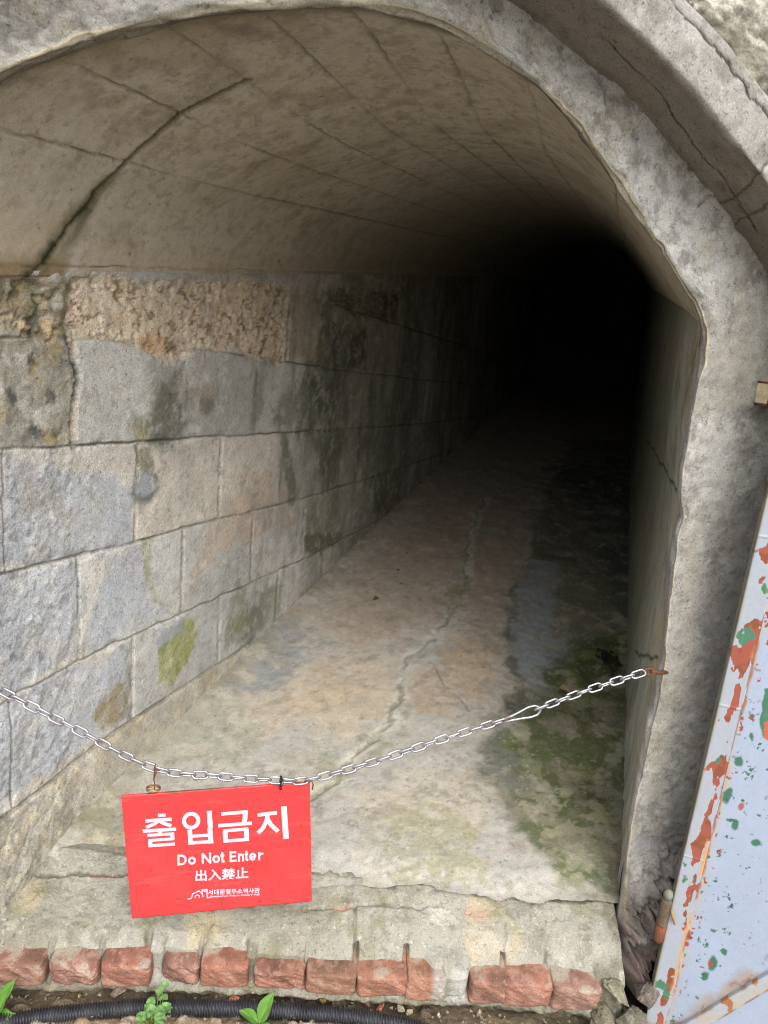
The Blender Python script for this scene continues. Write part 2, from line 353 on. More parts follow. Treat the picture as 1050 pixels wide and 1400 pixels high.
    pt.ell([(1.653,1.237)][0], .04, .025, (186, 184, 182), .5, .03, .7)
    pt.poly([(1.97,1.389),(2.032,1.378),(2.047,1.244),(1.964,1.217),(1.946,1.315)], (112, 114, 98), .03, .05, .7, .2)
    pt.poly([(2.132,1.262),(2.261,1.327),(2.371,1.399),(2.415,1.167),(2.168,1.184)], (92, 96, 82), .03, .06, .75, .25)
    pt.poly([(2.377,1.399),(2.757,1.375),(2.803,1.163),(2.475,1.167),(2.413,1.18)], (104, 108, 92), .04, .06, .8, .4)
    pt.poly([(2.407,1.373),(2.513,1.346),(2.606,1.234),(2.546,1.161),(2.421,1.172)], (66, 74, 54), .03, .05, .75, .5)
    pt.poly([(2.565,1.556),(2.954,1.541),(2.995,1.382),(2.763,1.387),(2.604,1.398)], (62, 66, 48), .03, .05, .95, .2)
    pt.poly([(2.586,1.526),(2.716,1.454),(2.761,1.392),(2.604,1.398)], (22, 26, 18), .012, .03, .95)
    pt.poly([(2.189,1.637),(2.541,1.644),(2.589,1.398),(2.219,1.422)], (150, 136, 112), .02, .02, .75, .2)
    pt.poly([(2.406,1.645),(2.541,1.644),(2.574,1.398),(2.4,1.414),(2.48,1.526)], (92, 90, 72), .03, .05, .7, .3)
    pt.poly([(1.427,1.215),(1.48,1.213),(1.502,1.157),(1.497,1.131),(1.44,1.138)], (104, 102, 84), .012, .03, .85, .4)
    pt.ell([(1.463,1.113)][0], .050, .034, (92, 92, 84), .3, .015, .9); pt.ell([(1.46,1.121)][0], .036, .026, (146, 149, 154), .25, .012, .95)
    pt.poly([(2.198,1.161),(2.276,1.141),(2.317,1.021),(2.381,0.9315),(2.306,0.9315),(2.215,1.036)], (100, 102, 86), .02, .04, .8, .25)
    pt.poly([(2.443,1.159),(2.781,1.147),(2.799,1.067),(2.744,0.929),(2.586,0.939),(2.563,1.07)], (108, 112, 90), .025, .05, .8, .5)
    pt.poly([(2.872,1.127),(3.392,1.1),(3.392,0.902),(3.174,0.8797),(2.988,1.021)], (112, 112, 98), .04, .06, .7, .5)
    pt.poly([(1.455,0.9815),(1.502,0.9739),(1.485,0.9216),(1.515,0.8558),(1.552,0.7847),(1.573,0.7533),(1.513,0.8134),(1.468,0.8886)], (132, 134, 106), .010, .025, .75, .5)
    pt.poly([(1.809,1.01),(2.193,0.9894),(2.385,0.9036),(2.394,0.8415),(2.102,0.8451),(1.821,0.8546),(1.676,0.8079),(1.638,0.8398)], (172, 148, 126), .03, .06, .5, .3)
    pt.poly([(1.93,1.1),(2.139,1.071),(2.116,0.9533),(1.898,0.96)], (178, 158, 136), .03, .05, .5, .3)
    pt.poly([(2.453,0.891),(2.795,0.884),(2.866,0.669),(2.557,0.6899),(2.454,0.7154)], (128, 130, 108), .03, .05, .8, .4)
    pt.poly([(2.439,0.7674),(2.878,0.6991),(2.871,0.6448),(2.489,0.6688)], (80, 88, 58), .012, .03, .8, .3)
    pt.poly([(3.169,0.8977),(3.728,0.8565),(3.77,0.6477),(3.466,0.6465),(3.288,0.7367)], (92, 96, 78), .03, .06, .85, .5)
    mo = pt.poly([(1.517,0.6801),(1.589,0.6938),(1.644,0.7119),(1.682,0.6945),(1.703,0.6517),(1.686,0.6093),(1.644,0.5714),(1.602,0.5611),(1.561,0.5578),(1.532,0.6123)], (136, 138, 84), .012, .03, .92, .3)
    pt.mix(mo * ss(fbm(S, Z, 40, 3, 58), .0, .35), (108, 116, 62), .7); pt.ell([(1.577,0.6523)][0], .02, .018, (158, 158, 120), .5, .02, .6)
    pt.poly([(1.487,0.7375),(1.637,0.7145),(1.639,0.671),(1.517,0.6801)], (134, 138, 140), .01, .03, .8)
    pt.poly([(1.877,0.6775),(1.975,0.7188),(2.002,0.6364),(2.125,0.6349),(2.225,0.6442),(2.243,0.5015),(1.984,0.5119),(1.861,0.545)], (122, 124, 106), .02, .05, .75, .5)
    pt.poly([(1.888,0.6501),(2.003,0.6209),(2.029,0.5562),(1.94,0.5785)], (106, 116, 78), .014, .04, .7, .4)
    br_ = pt.poly([(1.266,0.6043),(1.281,0.6338),(1.322,0.6518),(1.387,0.6512),(1.399,0.5872),(1.355,0.5404),(1.307,0.5556)], (130, 118, 86), .018, .03, .85, .4)
    pt.poly([(1.372,0.7334),(1.408,0.7383),(1.414,0.53),(1.374,0.5502),(1.393,0.6292)], (112, 112, 100), .012, .03, .7, .3)
    # plinth
    pl = plinth * 1.; pt.mix(pl, (158, 152, 138), .92); pt.mix(pl * ss(fbm(S, Z, 12, 5, 61), -.05, .35), (134, 128, 112), .75)
    pt.mix(pl * ss(fbm(S, Z, 30, 4, 62), .15, .4), (186, 178, 154), .6); pt.mix(pl * ss(fbm(S, Z, 20, 4, 63), .2, .45), (174, 158, 128), .4)
    pt.mix(pl * ss(S, 2.1, 2.25) , (164, 138, 112), .6)
    dkp = pt.pm([(2.258,0.4737),(2.375,0.5365),(2.658,0.5468),(3.059,0.5199),(3.437,0.5376),(3.408,0.6393),(2.911,0.5415),(2.45,0.4735)], .02, .03)
    pt.mix(dkp * ss(fbm(S, Z, 26, 4, 64), -.2, .2), (62, 48, 40), .9)
    # wet foot of the wall, joints, dirt
    pt.mix(groove, (88, 80, 66), .7); pt.mix(ss(groove * .5 + fbm(S, Z, 14, 4, 66) * .6, .45, .8), (84, 80, 66), .5)
    ml = (1 - ss(dj, .003, .008)) * jm * (row > 1) * (row < 6) * ss(fbm(S, Z, 6, 3, 67), -.2, .2); pt.mix(ml, (174, 164, 148), .5)
    pt.mix(crackm, (46, 46, 34), .9); pt.mix((1 - ss(np.abs(S - 1.222 - pt.wu * .01), .003, .010)) * (Z > L1) * (Z < L0), (160, 146, 128), .45)
    pt.mix(ss(fbm(S, Z, 75, 3, 68), .25, .45) * lf * (Z < L1), (92, 94, 96), .5)
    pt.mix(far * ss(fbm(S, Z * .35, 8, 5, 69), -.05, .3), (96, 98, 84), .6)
    pt.mix(rub * pit, (134, 112, 90), .35)
    pt.mix(groove, (96, 88, 74), .35)
    for c_, rx_, rz_, k_ in (([(1.552,1.295)][0], .075, .10, .6), ([(2.573,1.291)][0], .20, .13, .65), ([(2.778,1.469)][0], .22, .09, .7), ([(2.681,1.042)][0], .13, .10, .5), ([(2.054,0.5681)][0], .09, .08, .45), ([(3.385,0.7188)][0], .2, .09, .55)):
        pt.ell(c_, rx_, rz_, (84, 86, 74), .7, .08, min(.85, k_ * 1.3))
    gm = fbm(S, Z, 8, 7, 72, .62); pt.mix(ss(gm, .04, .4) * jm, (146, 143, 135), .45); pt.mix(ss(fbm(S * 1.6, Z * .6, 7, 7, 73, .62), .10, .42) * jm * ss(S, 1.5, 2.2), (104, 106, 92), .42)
    pt.mix(ss(fbm(S, Z, 30, 5, 74, .65), .12, .40), (140, 135, 126), .45); pt.mix(ss(fbm(S, Z, 26, 5, 75, .65), .14, .42), (200, 196, 188), .28)
    pt.mul((.90 + .2 * ss(fbm(S, Z, 3, 3, 70), -.5, .5)) * 1.14)
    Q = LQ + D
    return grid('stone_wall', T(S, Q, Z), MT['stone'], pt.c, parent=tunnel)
build_left_wall()

# ---- right wall, rendered
def build_right_wall():
    s0 = s_face(RQ) + .052; u = spaced(s0, 360, 2.2); n = 420
    S = np.repeat(u[None], n, 0); f = np.linspace(0, 1, n)[:, None]
    zb = .12 + 0 * S; zt = SPR + SLP * S + .012; Z = zb + (zt - zb) * f
    q0 = .165 - .035 * ss(f, .55, 1.0) + 0 * S
    D = fbm(S, Z, 6, 4, 81) * .007 + fbm(S * 2.5, Z * .6, 22, 4, 82) * .003
    pt = Paint(S, Z, (182, 181, 174), 83); x = S - s0
    streak = fbm(S * 6, Z * .35, 9, 5, 84)
    pt.mix(1 - ss(x + pt.wu * .03, .05, .085), (160, 160, 162), .9)
    pt.mix(ss(x + pt.wu * .03, .07, .10) * (1 - ss(x + pt.wu * .04, .16, .22)), (178, 164, 136), .85)
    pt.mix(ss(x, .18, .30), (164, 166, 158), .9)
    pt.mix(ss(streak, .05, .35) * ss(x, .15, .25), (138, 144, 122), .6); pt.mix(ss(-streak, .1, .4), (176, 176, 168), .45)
    pt.mix(ss(x, .3, 1.0), (108, 112, 98), .75)  # quick loss of light inside the mouth, painted as darker render
    up_ = ss(Z, 1.36, 1.46) * (1 - ss(x, .02, .5)); pt.mix(up_ * ss(fbm(S, Z, 14, 4, 85), -.3, .2), (150, 118, 74), .8)
    for pts in ([(1.459,1.24),(2.195,1.224),(3.642,1.168)], [(1.375,0.976),(1.766,0.821),(2.22,0.6568)]):
        m = pt.line(pts, (56, 56, 46), .004, .003, .01, .9); D += m * .004
    pt.mix(ss(fbm(S, Z, 9, 5, 86), .1, .5), (118, 118, 106), .5)
    st = x - .07 + .012 * pt.wu * 2; D += .006 * ss(st, -.004, .004)
    low = 1 - ss(Z, .3, .55); pt.mix(low * ss(fbm(S * 3, Z, 12, 4, 87), -.3, .3), (120, 124, 104), .7)
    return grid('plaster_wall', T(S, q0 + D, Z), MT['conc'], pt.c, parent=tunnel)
build_right_wall()

# ---- mouth outline on the face plane (x, z), from the right foot over the crown to the left foot
arch_px = [(0.5193,1.568),(0.5007,1.599),(0.4726,1.631),(0.4345,1.669),(0.3325,1.77),(0.2317,1.863),(0.1299,1.924),(0.02601,1.957),(-0.07098,1.969),(-0.1624,1.957),(-0.2796,1.932),(-0.3833,1.9),(-0.4752,1.856),(-0.5656,1.809)]
right_px = [(0.579,0.09704),(0.5614,0.2527),(0.5644,0.3814),(0.551,0.6429),(0.553,0.8057),(0.5549,0.9606),(0.5349,1.221),(0.5211,1.328),(0.5203,1.433),(0.5228,1.497),(0.5236,1.534)]
right_px = [(.585, -.05)] + right_px[0:]
left_x = [(-.645, 1.75), (-.705, 1.67), (-.742, 1.585), (-.757, 1.52), (-.762, 1.40), (-.765, .9), (-.768, .4), (-.77, .0)]
A_, la = resample(arch_px + left_x[:4], 420); A_ = smooth(A_, 160)
V_ = np.array([(LQ, SPR), (-1.0, 1.525), (-.945, 1.60), (-.86, 1.662), (-.76, 1.708), (-.666, 1.742), (-.55, 1.775), (-.43, 1.787),
               (-.31, 1.776), (-.2, 1.742), (-.1, 1.683), (-.02, 1.605), (.06, 1.512), (.127, 1.43)])[::-1]
NT = 360
Vq, lv = resample(V_, NT); Vq = smooth(Vq, 60)
Mx, _ = resample(A_, NT); Ms = (Mx[:, 0] * H2[0] + (FY0 + FK * Mx[:, 0]) * H2[1]); Mq = Mx[:, 0] * Q2[0] + (FY0 + FK * Mx[:, 0]) * Q2[1]
Mz = Mx[:, 1] - SLP * Ms
def build_vault():
    n = 380; g = spaced(0, n, 2.2, S_END - .6)[None]
    Ss = Ms[:, None] + .014 + g
    b = ss(g, -.05, .62)
    q = Mq[:, None] * (1 - b) + Vq[:, :1] * b; z = Mz[:, None] * (1 - b) + Vq[:, 1:] * b
    tl = np.linspace(0, lv, NT)[:, None] + 0 * q
    # normals in the section, outward
    d = np.gradient(Vq, axis=0); nn = np.stack([-d[:, 1], d[:, 0]], 1); nn /= np.linalg.norm(nn, axis=1)[:, None]
    c = np.array([-.44, 1.3]); sg = np.sign(((Vq - c) * nn).sum(1)); nn *= sg[:, None]
    ph = np.arctan2(z - 1.3, q + .44); phV = np.arctan2(Vq[:, 1] - 1.3, Vq[:, 0] + .44); oo = np.argsort(phV)
    tl = np.interp(ph, phV[oo], np.linspace(0, lv, NT)[oo])
    pt = Paint(Ss, tl, (184, 176, 162), 91)
    seamq = [-1.02, -.912, -.79, -.666, -.55, -.44, -.33, -.2, -.05]
    order = np.argsort(Vq[:, 0]); tq = np.interp(seamq, Vq[order, 0], tl[order, 0])
    D = fbm(Ss, tl, 2, 3, 92) * .004 + fbm(Ss, tl, 45, 4, 93) * .0006
    wob = fbm(Ss, tl * 0 + 3, 4, 3, 94) * .0035
    k = np.searchsorted(np.sort(tq), tl + wob); pr = _hash(k, k * 0 + 2, 12); D += (pr - .5) * .003
    pt.mul(.94 + .12 * pr)
    seam = np.zeros_like(q)
    for i, t0 in enumerate(tq):
        w_ = ss(fbm(Ss, tl * 0 + i * 3.7, 4, 3, 95), -.35, .1)
        m = (1 - ss(np.abs(tl + wob + fbm(Ss, tl, 50, 3, 96) * .003 - t0), .0010, .0036)) * (.55 + .45 * w_); seam = np.maximum(seam, m)
    D += seam * .003; pt.mix(seam, (88, 77, 62), .75)
    big = fbm(Ss, tl, 3, 5, 97); pt.mix(ss(big, 0, .5), (156, 143, 124), .5); pt.mix(ss(-big, .0, .5), (188, 179, 163), .5)
    pt.mix(ss(fbm(Ss, tl, 14, 5, 98), .1, .5), (132, 119, 100), .4); bg = fbm(Ss * 1.2, tl, 70, 4, 104, .6); pt.mul(1 + .10 * bg); D += bg * .0008; pt.mix(ss(fbm(Ss, tl, 20, 6, 105, .65), .12, .4), (138, 124, 104), .4)
    pt.mix(ss(fbm(Ss * 3.0, tl * .8, 6, 6, 106, .65), .16, .45), (196, 190, 178), .35); pt.mix(ss(fbm(Ss, tl, 55, 5, 108, .68), .16, .34), (128, 116, 98), .4)
    # crack and seep across the section
    ls = tl[order, 0]; lq = Vq[order, 0]
    tc = lambda qq: float(np.interp(qq, lq, ls))
    cs = 1.214; cr = [(cs - .10, tc(-1.025)), (cs - .055, tc(-1.012)), (cs - .02, tc(-.985)), (cs - .002, tc(-.94)), (cs + .004, tc(-.90)), (cs + .008, tc(-.86)), (cs - .004, tc(-.79)), (cs + .006, tc(-.71)), (cs + .012, tc(-.665))]
    dc = pld(Ss + pt.wu * .008, tl + pt.wv * .004, cr)
    down = ss(tl, tc(-.92), tc(-1.015)); wid = .006 + .022 * down
    pt.mix(1 - ss(dc / wid, .6, 2.2), (112, 102, 78), .7); m = 1 - ss(dc, .002, .0055); pt.mix(m, (48, 44, 32), .85); D += m * .008
    pt.mix((1 - ss(dc / (wid * 1.3), .3, 1.3)) * down * ss(fbm(Ss, tl, 26, 4, 99), -.2, .3), (60, 62, 42), .9)
    pt.ell((cs - .10, tc(-1.022)), .03, .03, (140, 144, 148), .5, .05, .85)
    # paler foot left of the crack
    pt.mix(ss(tl, tc(-.97), tc(-1.0)) * (1 - ss(Ss, cs - .05, cs)), (176, 164, 142), .8)
    pt.mix(ss(tl, tc(-1.01), tc(-1.022)) * (1 - ss(Ss, cs - .03, cs)), (130, 108, 78), .8)
    foot = ss(tl, tc(-1.0), tc(-1.015)); pt.mix(foot * ss(Ss, cs, cs + .03), (170, 154, 130), .4)
    low_ = [(cs - .11, tc(-1.024)), (cs - .065, tc(-1.012)), (cs - .025, tc(-.985)), (cs - .004, tc(-.945))]
    dl = pld(Ss + pt.wu * .03, tl + pt.wv * .03, low_); pt.mix(1 - ss(dl, .004, .034), (92, 86, 62), .75); pt.mix((1 - ss(dl, .002, .016)) * ss(fbm(Ss, tl, 30, 4, 109), -.35, .1), (44, 46, 30), .9)
    # moss along the mouth edge
    e = Ss - Ms[:, None] - .014
    en = e + fbm(Ss, tl, 9, 4, 101) * .03
    pt.mix(1 - ss(en, .0, .055), (66, 62, 46), .85)
    pt.mix((1 - ss(en, .03, .16)) * (tl > tc(-.45) + .05), (146, 132, 108), .4)
    pt.poly([(1.03, tc(-.62)), (1.10, tc(-.60)), (1.16, tc(-.57)), (1.13, tc(-.555)), (1.05, tc(-.58))], (118, 110, 98), .02, .04, .6)
    pt.mix(ss(g, .8, 2.2) + 0 * q, (140, 132, 114), .6)  # gloom deeper in the tunnel, painted as a darker vault tone
    pt.mix(ss(fbm(Ss, tl, 90, 2, 102), .72, .85), (70, 60, 50), .6)
    # flaking foot edge over the eroded band
    lip = ss(tl, lv - .0, lv - .012); 
    q = q + nn[:, :1] * (D + .004); z = z + nn[:, 1:] * (D + .004)
    tail = (tl > lv - .02) ; z = z - np.where(tail, .012 * fbm(Ss, tl * 0 + 1.7, 14, 4, 103), 0)
    # return the foot outwards so that it reads as a lip
    q = np.concatenate([q, q[-1:] - .05], 0); z = np.concatenate([z, z[-1:] + .004], 0); S2 = np.concatenate([Ss, Ss[-1:]], 0)
    q = np.concatenate([q[:1] + .010, q], 0); z = np.concatenate([z[:1] + .004, z], 0); S2 = np.concatenate([S2[:1], S2], 0)
    # the foot stands 15 mm proud of the wall below
    cc = np.concatenate([pt.c[:1], pt.c, pt.c[-1:]], 0)
    return grid('vault', T(S2, q, z + SLP * S2), MT['vault'], cc, parent=tunnel)
build_vault()
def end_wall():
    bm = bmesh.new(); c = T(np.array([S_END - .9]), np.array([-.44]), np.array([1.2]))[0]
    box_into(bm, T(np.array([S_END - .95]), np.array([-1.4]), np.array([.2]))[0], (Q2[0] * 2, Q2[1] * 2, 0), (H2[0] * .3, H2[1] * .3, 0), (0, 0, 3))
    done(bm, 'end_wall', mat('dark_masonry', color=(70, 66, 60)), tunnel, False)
end_wall()

# ---- tunnel floor
def build_floor():
    n, k = 520, 420
    qq = np.linspace(LQ - .06, RQ + .08, k)[None]; g = spaced(0, n, 2.1, S_END - 1.5)[:, None]
    Q = qq + 0 * g; S = (1.335 + Q * H2[0]) / H2[1] + g + fbm(Q, Q * 0 + 4, 7, 5, 134, .6) * .035 * (1 - ss(g, 0, .3))
    pt = Paint(S, Q, (170, 164, 155), 111)
    Z = FZ + SLP * S + fbm(S, Q, 2.2, 4, 112) * .008 + fbm(S, Q, 14, 4, 113) * .0035 + fbm(S, Q, 70, 3, 114) * .0009
    edge_l = 1 - ss(Q - LQ, .02, .10); Z += edge_l * .02; Z -= .014 * (1 - ss(g + fbm(S, Q, 6, 5, 129, .6) * .06, .0, .08))
    big = fbm(S, Q, 3.2, 5, 115); med = fbm(S, Q, 9, 5, 116)
    pt.mix(ss(big, -.05, .4), (168, 160, 146), .6); pt.mix(ss(med, .05, .45), (180, 170, 156), .5); pt.mix(ss(-med, .1, .45), (158, 148, 134), .5)
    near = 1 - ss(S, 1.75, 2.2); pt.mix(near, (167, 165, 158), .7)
    pt.mix(ss(S, 2.5, 3.2), (146, 138, 126), .6)  # floor tone lowered with depth, fading light put into the colour
    pt.poly([(1.909,-0.7331),(2.046,-0.5679),(1.953,-0.479),(1.748,-0.5111),(1.725,-0.6538),(1.788,-0.7268)], (186, 166, 136), .03, .08, .5, .6)
    pt.poly([(1.925,-0.8507),(2.134,-0.6995),(2.105,-0.5383),(1.889,-0.6303),(1.686,-0.7468),(1.577,-0.8437),(1.655,-0.9108)], (184, 164, 136), .05, .08, .5, .6)
    pt.poly([(2.289,-0.4649),(2.47,-0.376),(2.391,-0.2946),(2.059,-0.226),(2.035,-0.2841),(2.15,-0.38)], (186, 160, 126), .02, .05, .55, .6)
    pt.poly([(2.124,-0.4948),(2.184,-0.4127),(2.06,-0.3239),(1.939,-0.3184),(1.92,-0.4127),(2.015,-0.4818)], (170, 146, 118), .015, .04, .55, .6)
    pt.poly([(1.815,-1.004),(2.012,-1.038),(2.279,-1.007),(2.317,-0.9234),(2.18,-0.8368),(2.01,-0.8149),(1.857,-0.8544),(1.781,-0.9354)], (132, 137, 137), .05, .07, .85, .3)
    pt.poly([(1.524,-1.056),(1.715,-1.042),(1.806,-0.9251),(1.701,-0.7991),(1.565,-0.7933),(1.451,-0.9178),(1.394,-0.985)], (150, 150, 134), .05, .08, .8, .3)
    pt.poly([(1.148,-1.015),(1.223,-1.039),(1.347,-0.9931),(1.345,-0.9293),(1.188,-0.8553),(1.151,-0.9211)], (124, 119, 88), .04, .08, .7, .6)
    pt.poly([(1.623,-0.61),(1.795,-0.4842),(1.696,-0.4308),(1.585,-0.5126),(1.467,-0.5233),(1.504,-0.5683)], (134, 138, 116), .03, .07, .75, .3)
    pt.poly([(1.568,-0.4085),(1.734,-0.2207),(1.652,-0.1291),(1.481,-0.1673),(1.453,-0.299),(1.483,-0.4168)], (182, 172, 152), .05, .08, .6, .3)
    pt.poly([(1.387,-0.3479),(1.528,-0.3025),(1.533,-0.1607),(1.438,-0.1582),(1.362,-0.2393),(1.333,-0.3135)], (140, 137, 104), .05, .10, .6, .8)
    for pts in ([(2.727,-0.9551),(3.864,-0.8345),(3.816,-0.66),(2.938,-0.5063),(2.498,-0.5194),(2.219,-0.6257),(2.195,-0.8026)], [(3.497,-0.5558),(3.478,-0.3714),(2.736,-0.2867),(2.332,-0.246),(2.443,-0.3703),(2.878,-0.462)]):
        pt.poly(pts, (160, 138, 118), .08, .09, .5, .6)
    # greenish mortar crack
    cr = [(4.133,-0.6067),(3.655,-0.5953),(3.333,-0.558),(3.069,-0.5024),(2.783,-0.4661),(2.523,-0.4643),(2.305,-0.49),(2.212,-0.5205),(2.031,-0.4961),(1.86,-0.4616),(1.764,-0.4738),(1.66,-0.5208),(1.536,-0.5231),(1.483,-0.5496)]
    w = fbm(S, Q, 7, 3, 117) * .012
    d = pld(S + pt.wu * .022, Q + pt.wv * .022, cr); m = 1 - ss(d, .012 + w, .034 + w); pt.mix(m * (.6 + .4 * ss(med, -.2, .2)), (182, 181, 170), .85); Z -= m * .002
    m2 = 1 - ss(pld(S + pt.wu * .03, Q + pt.wv * .03 + .008, cr), .002, .012); pt.mix(m2 * ss(fbm(S, Q, 6, 3, 118), -.25, .1), (112, 112, 88), .7); Z -= m2 * .005
    pt.poly([(2.307,-0.5483),(2.385,-0.474),(2.219,-0.4466),(2.191,-0.4766),(2.212,-0.5205)], (164, 166, 158), .01, .03, .8)
    pt.poly([(2.836,-0.5516),(2.952,-0.4776),(2.668,-0.4351),(2.558,-0.456),(2.637,-0.5033)], (118, 116, 78), .02, .05, .6, .3)
    d2 = pld(S + pt.wu * .02, Q + pt.wv * .02, [(2.228,-0.4615),(2.153,-0.4051),(2.062,-0.3404),(2.004,-0.2777),(1.938,-0.2293)]); m = (1 - ss(d2, .0008, .004)) * ss(fbm(S, Q, 14, 3, 130), -.3, .1); pt.mix(m, (92, 78, 64), .75); Z -= m * .003
    # wet right side
    wet = pt.pm([(4.131,-0.3262),(3.309,-0.2949),(2.964,-0.2777),(2.611,-0.2666),(2.326,-0.2004),(2.079,-0.1801),(1.834,-0.2172),(1.681,-0.2),(1.652,-0.09269),(1.532,-0.03714),(1.458,0.009348),(1.466,0.246),(2.623,0.4242),(6.428,0.3864),(6.012,-0.2905)], .035, .08)
    pt.mix(wet * .9, (92, 96, 82), .9)
    bl = pt.pm([(3.274,-0.2668),(3.287,-0.143),(2.699,-0.07275),(2.423,-0.03522),(2.216,-0.06267),(2.148,-0.1684),(2.352,-0.1995),(2.678,-0.2634)], .03, .05); pt.mix(bl, (146, 153, 157), .9)
    pt.poly([(2.957,-0.292),(3.011,-0.263),(2.357,-0.1879),(2.105,-0.1171),(2.029,-0.1503),(2.342,-0.2228)], (82, 80, 66), .015, .04, .7, .35)
    gr = pt.pm([(2.529,-0.04443),(2.747,0.1784),(1.5,0.171),(1.445,0.05777),(1.583,-0.03349),(1.76,-0.07863),(1.931,-0.1561),(2.123,-0.07495)], .05, .07)
    pt.mix(gr, (94, 101, 64), .92); pt.mix(gr * ss(fbm(S, Q, 6, 6, 119, .66) + .5 * ss(S, 1.75, 2.3), -.1, .6), (62, 73, 44), .7); pt.mix(gr * ss(fbm(S, Q, 9, 6, 120, .6), .05, .5), (122, 126, 80), .6)
    pt.poly([(4.975,-0.3784),(4.125,-0.0638),(2.799,0.1514),(2.639,0.2043),(4.286,0.2476),(5.742,0.1594)], (76, 88, 82), .06, .06, .85)
    pt.mix(ss(fbm(S, Q, 26, 4, 121), .2, .34) * gr * (1 - ss(S, 1.65, 2.0)), (164, 160, 132), .6)
    pt.poly([(1.547,0.03283),(1.617,0.08602),(1.628,0.1442),(1.542,0.1387),(1.493,0.06974)], (150, 148, 124), .02, .06, .8, .2)
    pt.mix(ss(fbm(S, Q, 150, 2, 122), .52, .62), (190, 186, 174), .3); pt.mix(ss(fbm(S, Q, 110, 2, 123), .68, .8), (80, 70, 60), .5)
    pt.mix(edge_l * ss(fbm(S, Q, 12, 4, 124), -.3, .2), (120, 116, 92), .6)
    pt.mix(ss(fbm(S, Q, 11, 7, 126, .66), .06, .36), (152, 143, 128), .5); pt.mix(ss(fbm(S, Q, 16, 7, 127, .66), .10, .38), (186, 178, 162), .45); pt.mix(ss(fbm(S, Q, 24, 6, 128, .66), .16, .40), (128, 120, 106), .45)
    wl_ = ss(np.abs(psdf(S + pt.wu * .05, Q + pt.wv * .05, [(4.131,-0.3262),(3.309,-0.2949),(2.964,-0.2777),(2.611,-0.2666),(2.326,-0.2004),(2.079,-0.1801),(1.834,-0.2172),(1.681,-0.2),(1.652,-0.09269),(1.532,-0.03714),(1.458,0.009348),(1.466,0.246),(2.623,0.4242),(6.428,0.3864),(6.012,-0.2905)])), .03, .0); pt.mix(wl_ * ss(fbm(S, Q, 9, 4, 133), -.2, .3), (186, 180, 166), .55)
    ro = .88 - .22 * wet - .10 * bl + .05 * med
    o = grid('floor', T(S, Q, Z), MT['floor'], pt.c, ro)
    tag(o, kind='structure'); return o
build_floor()

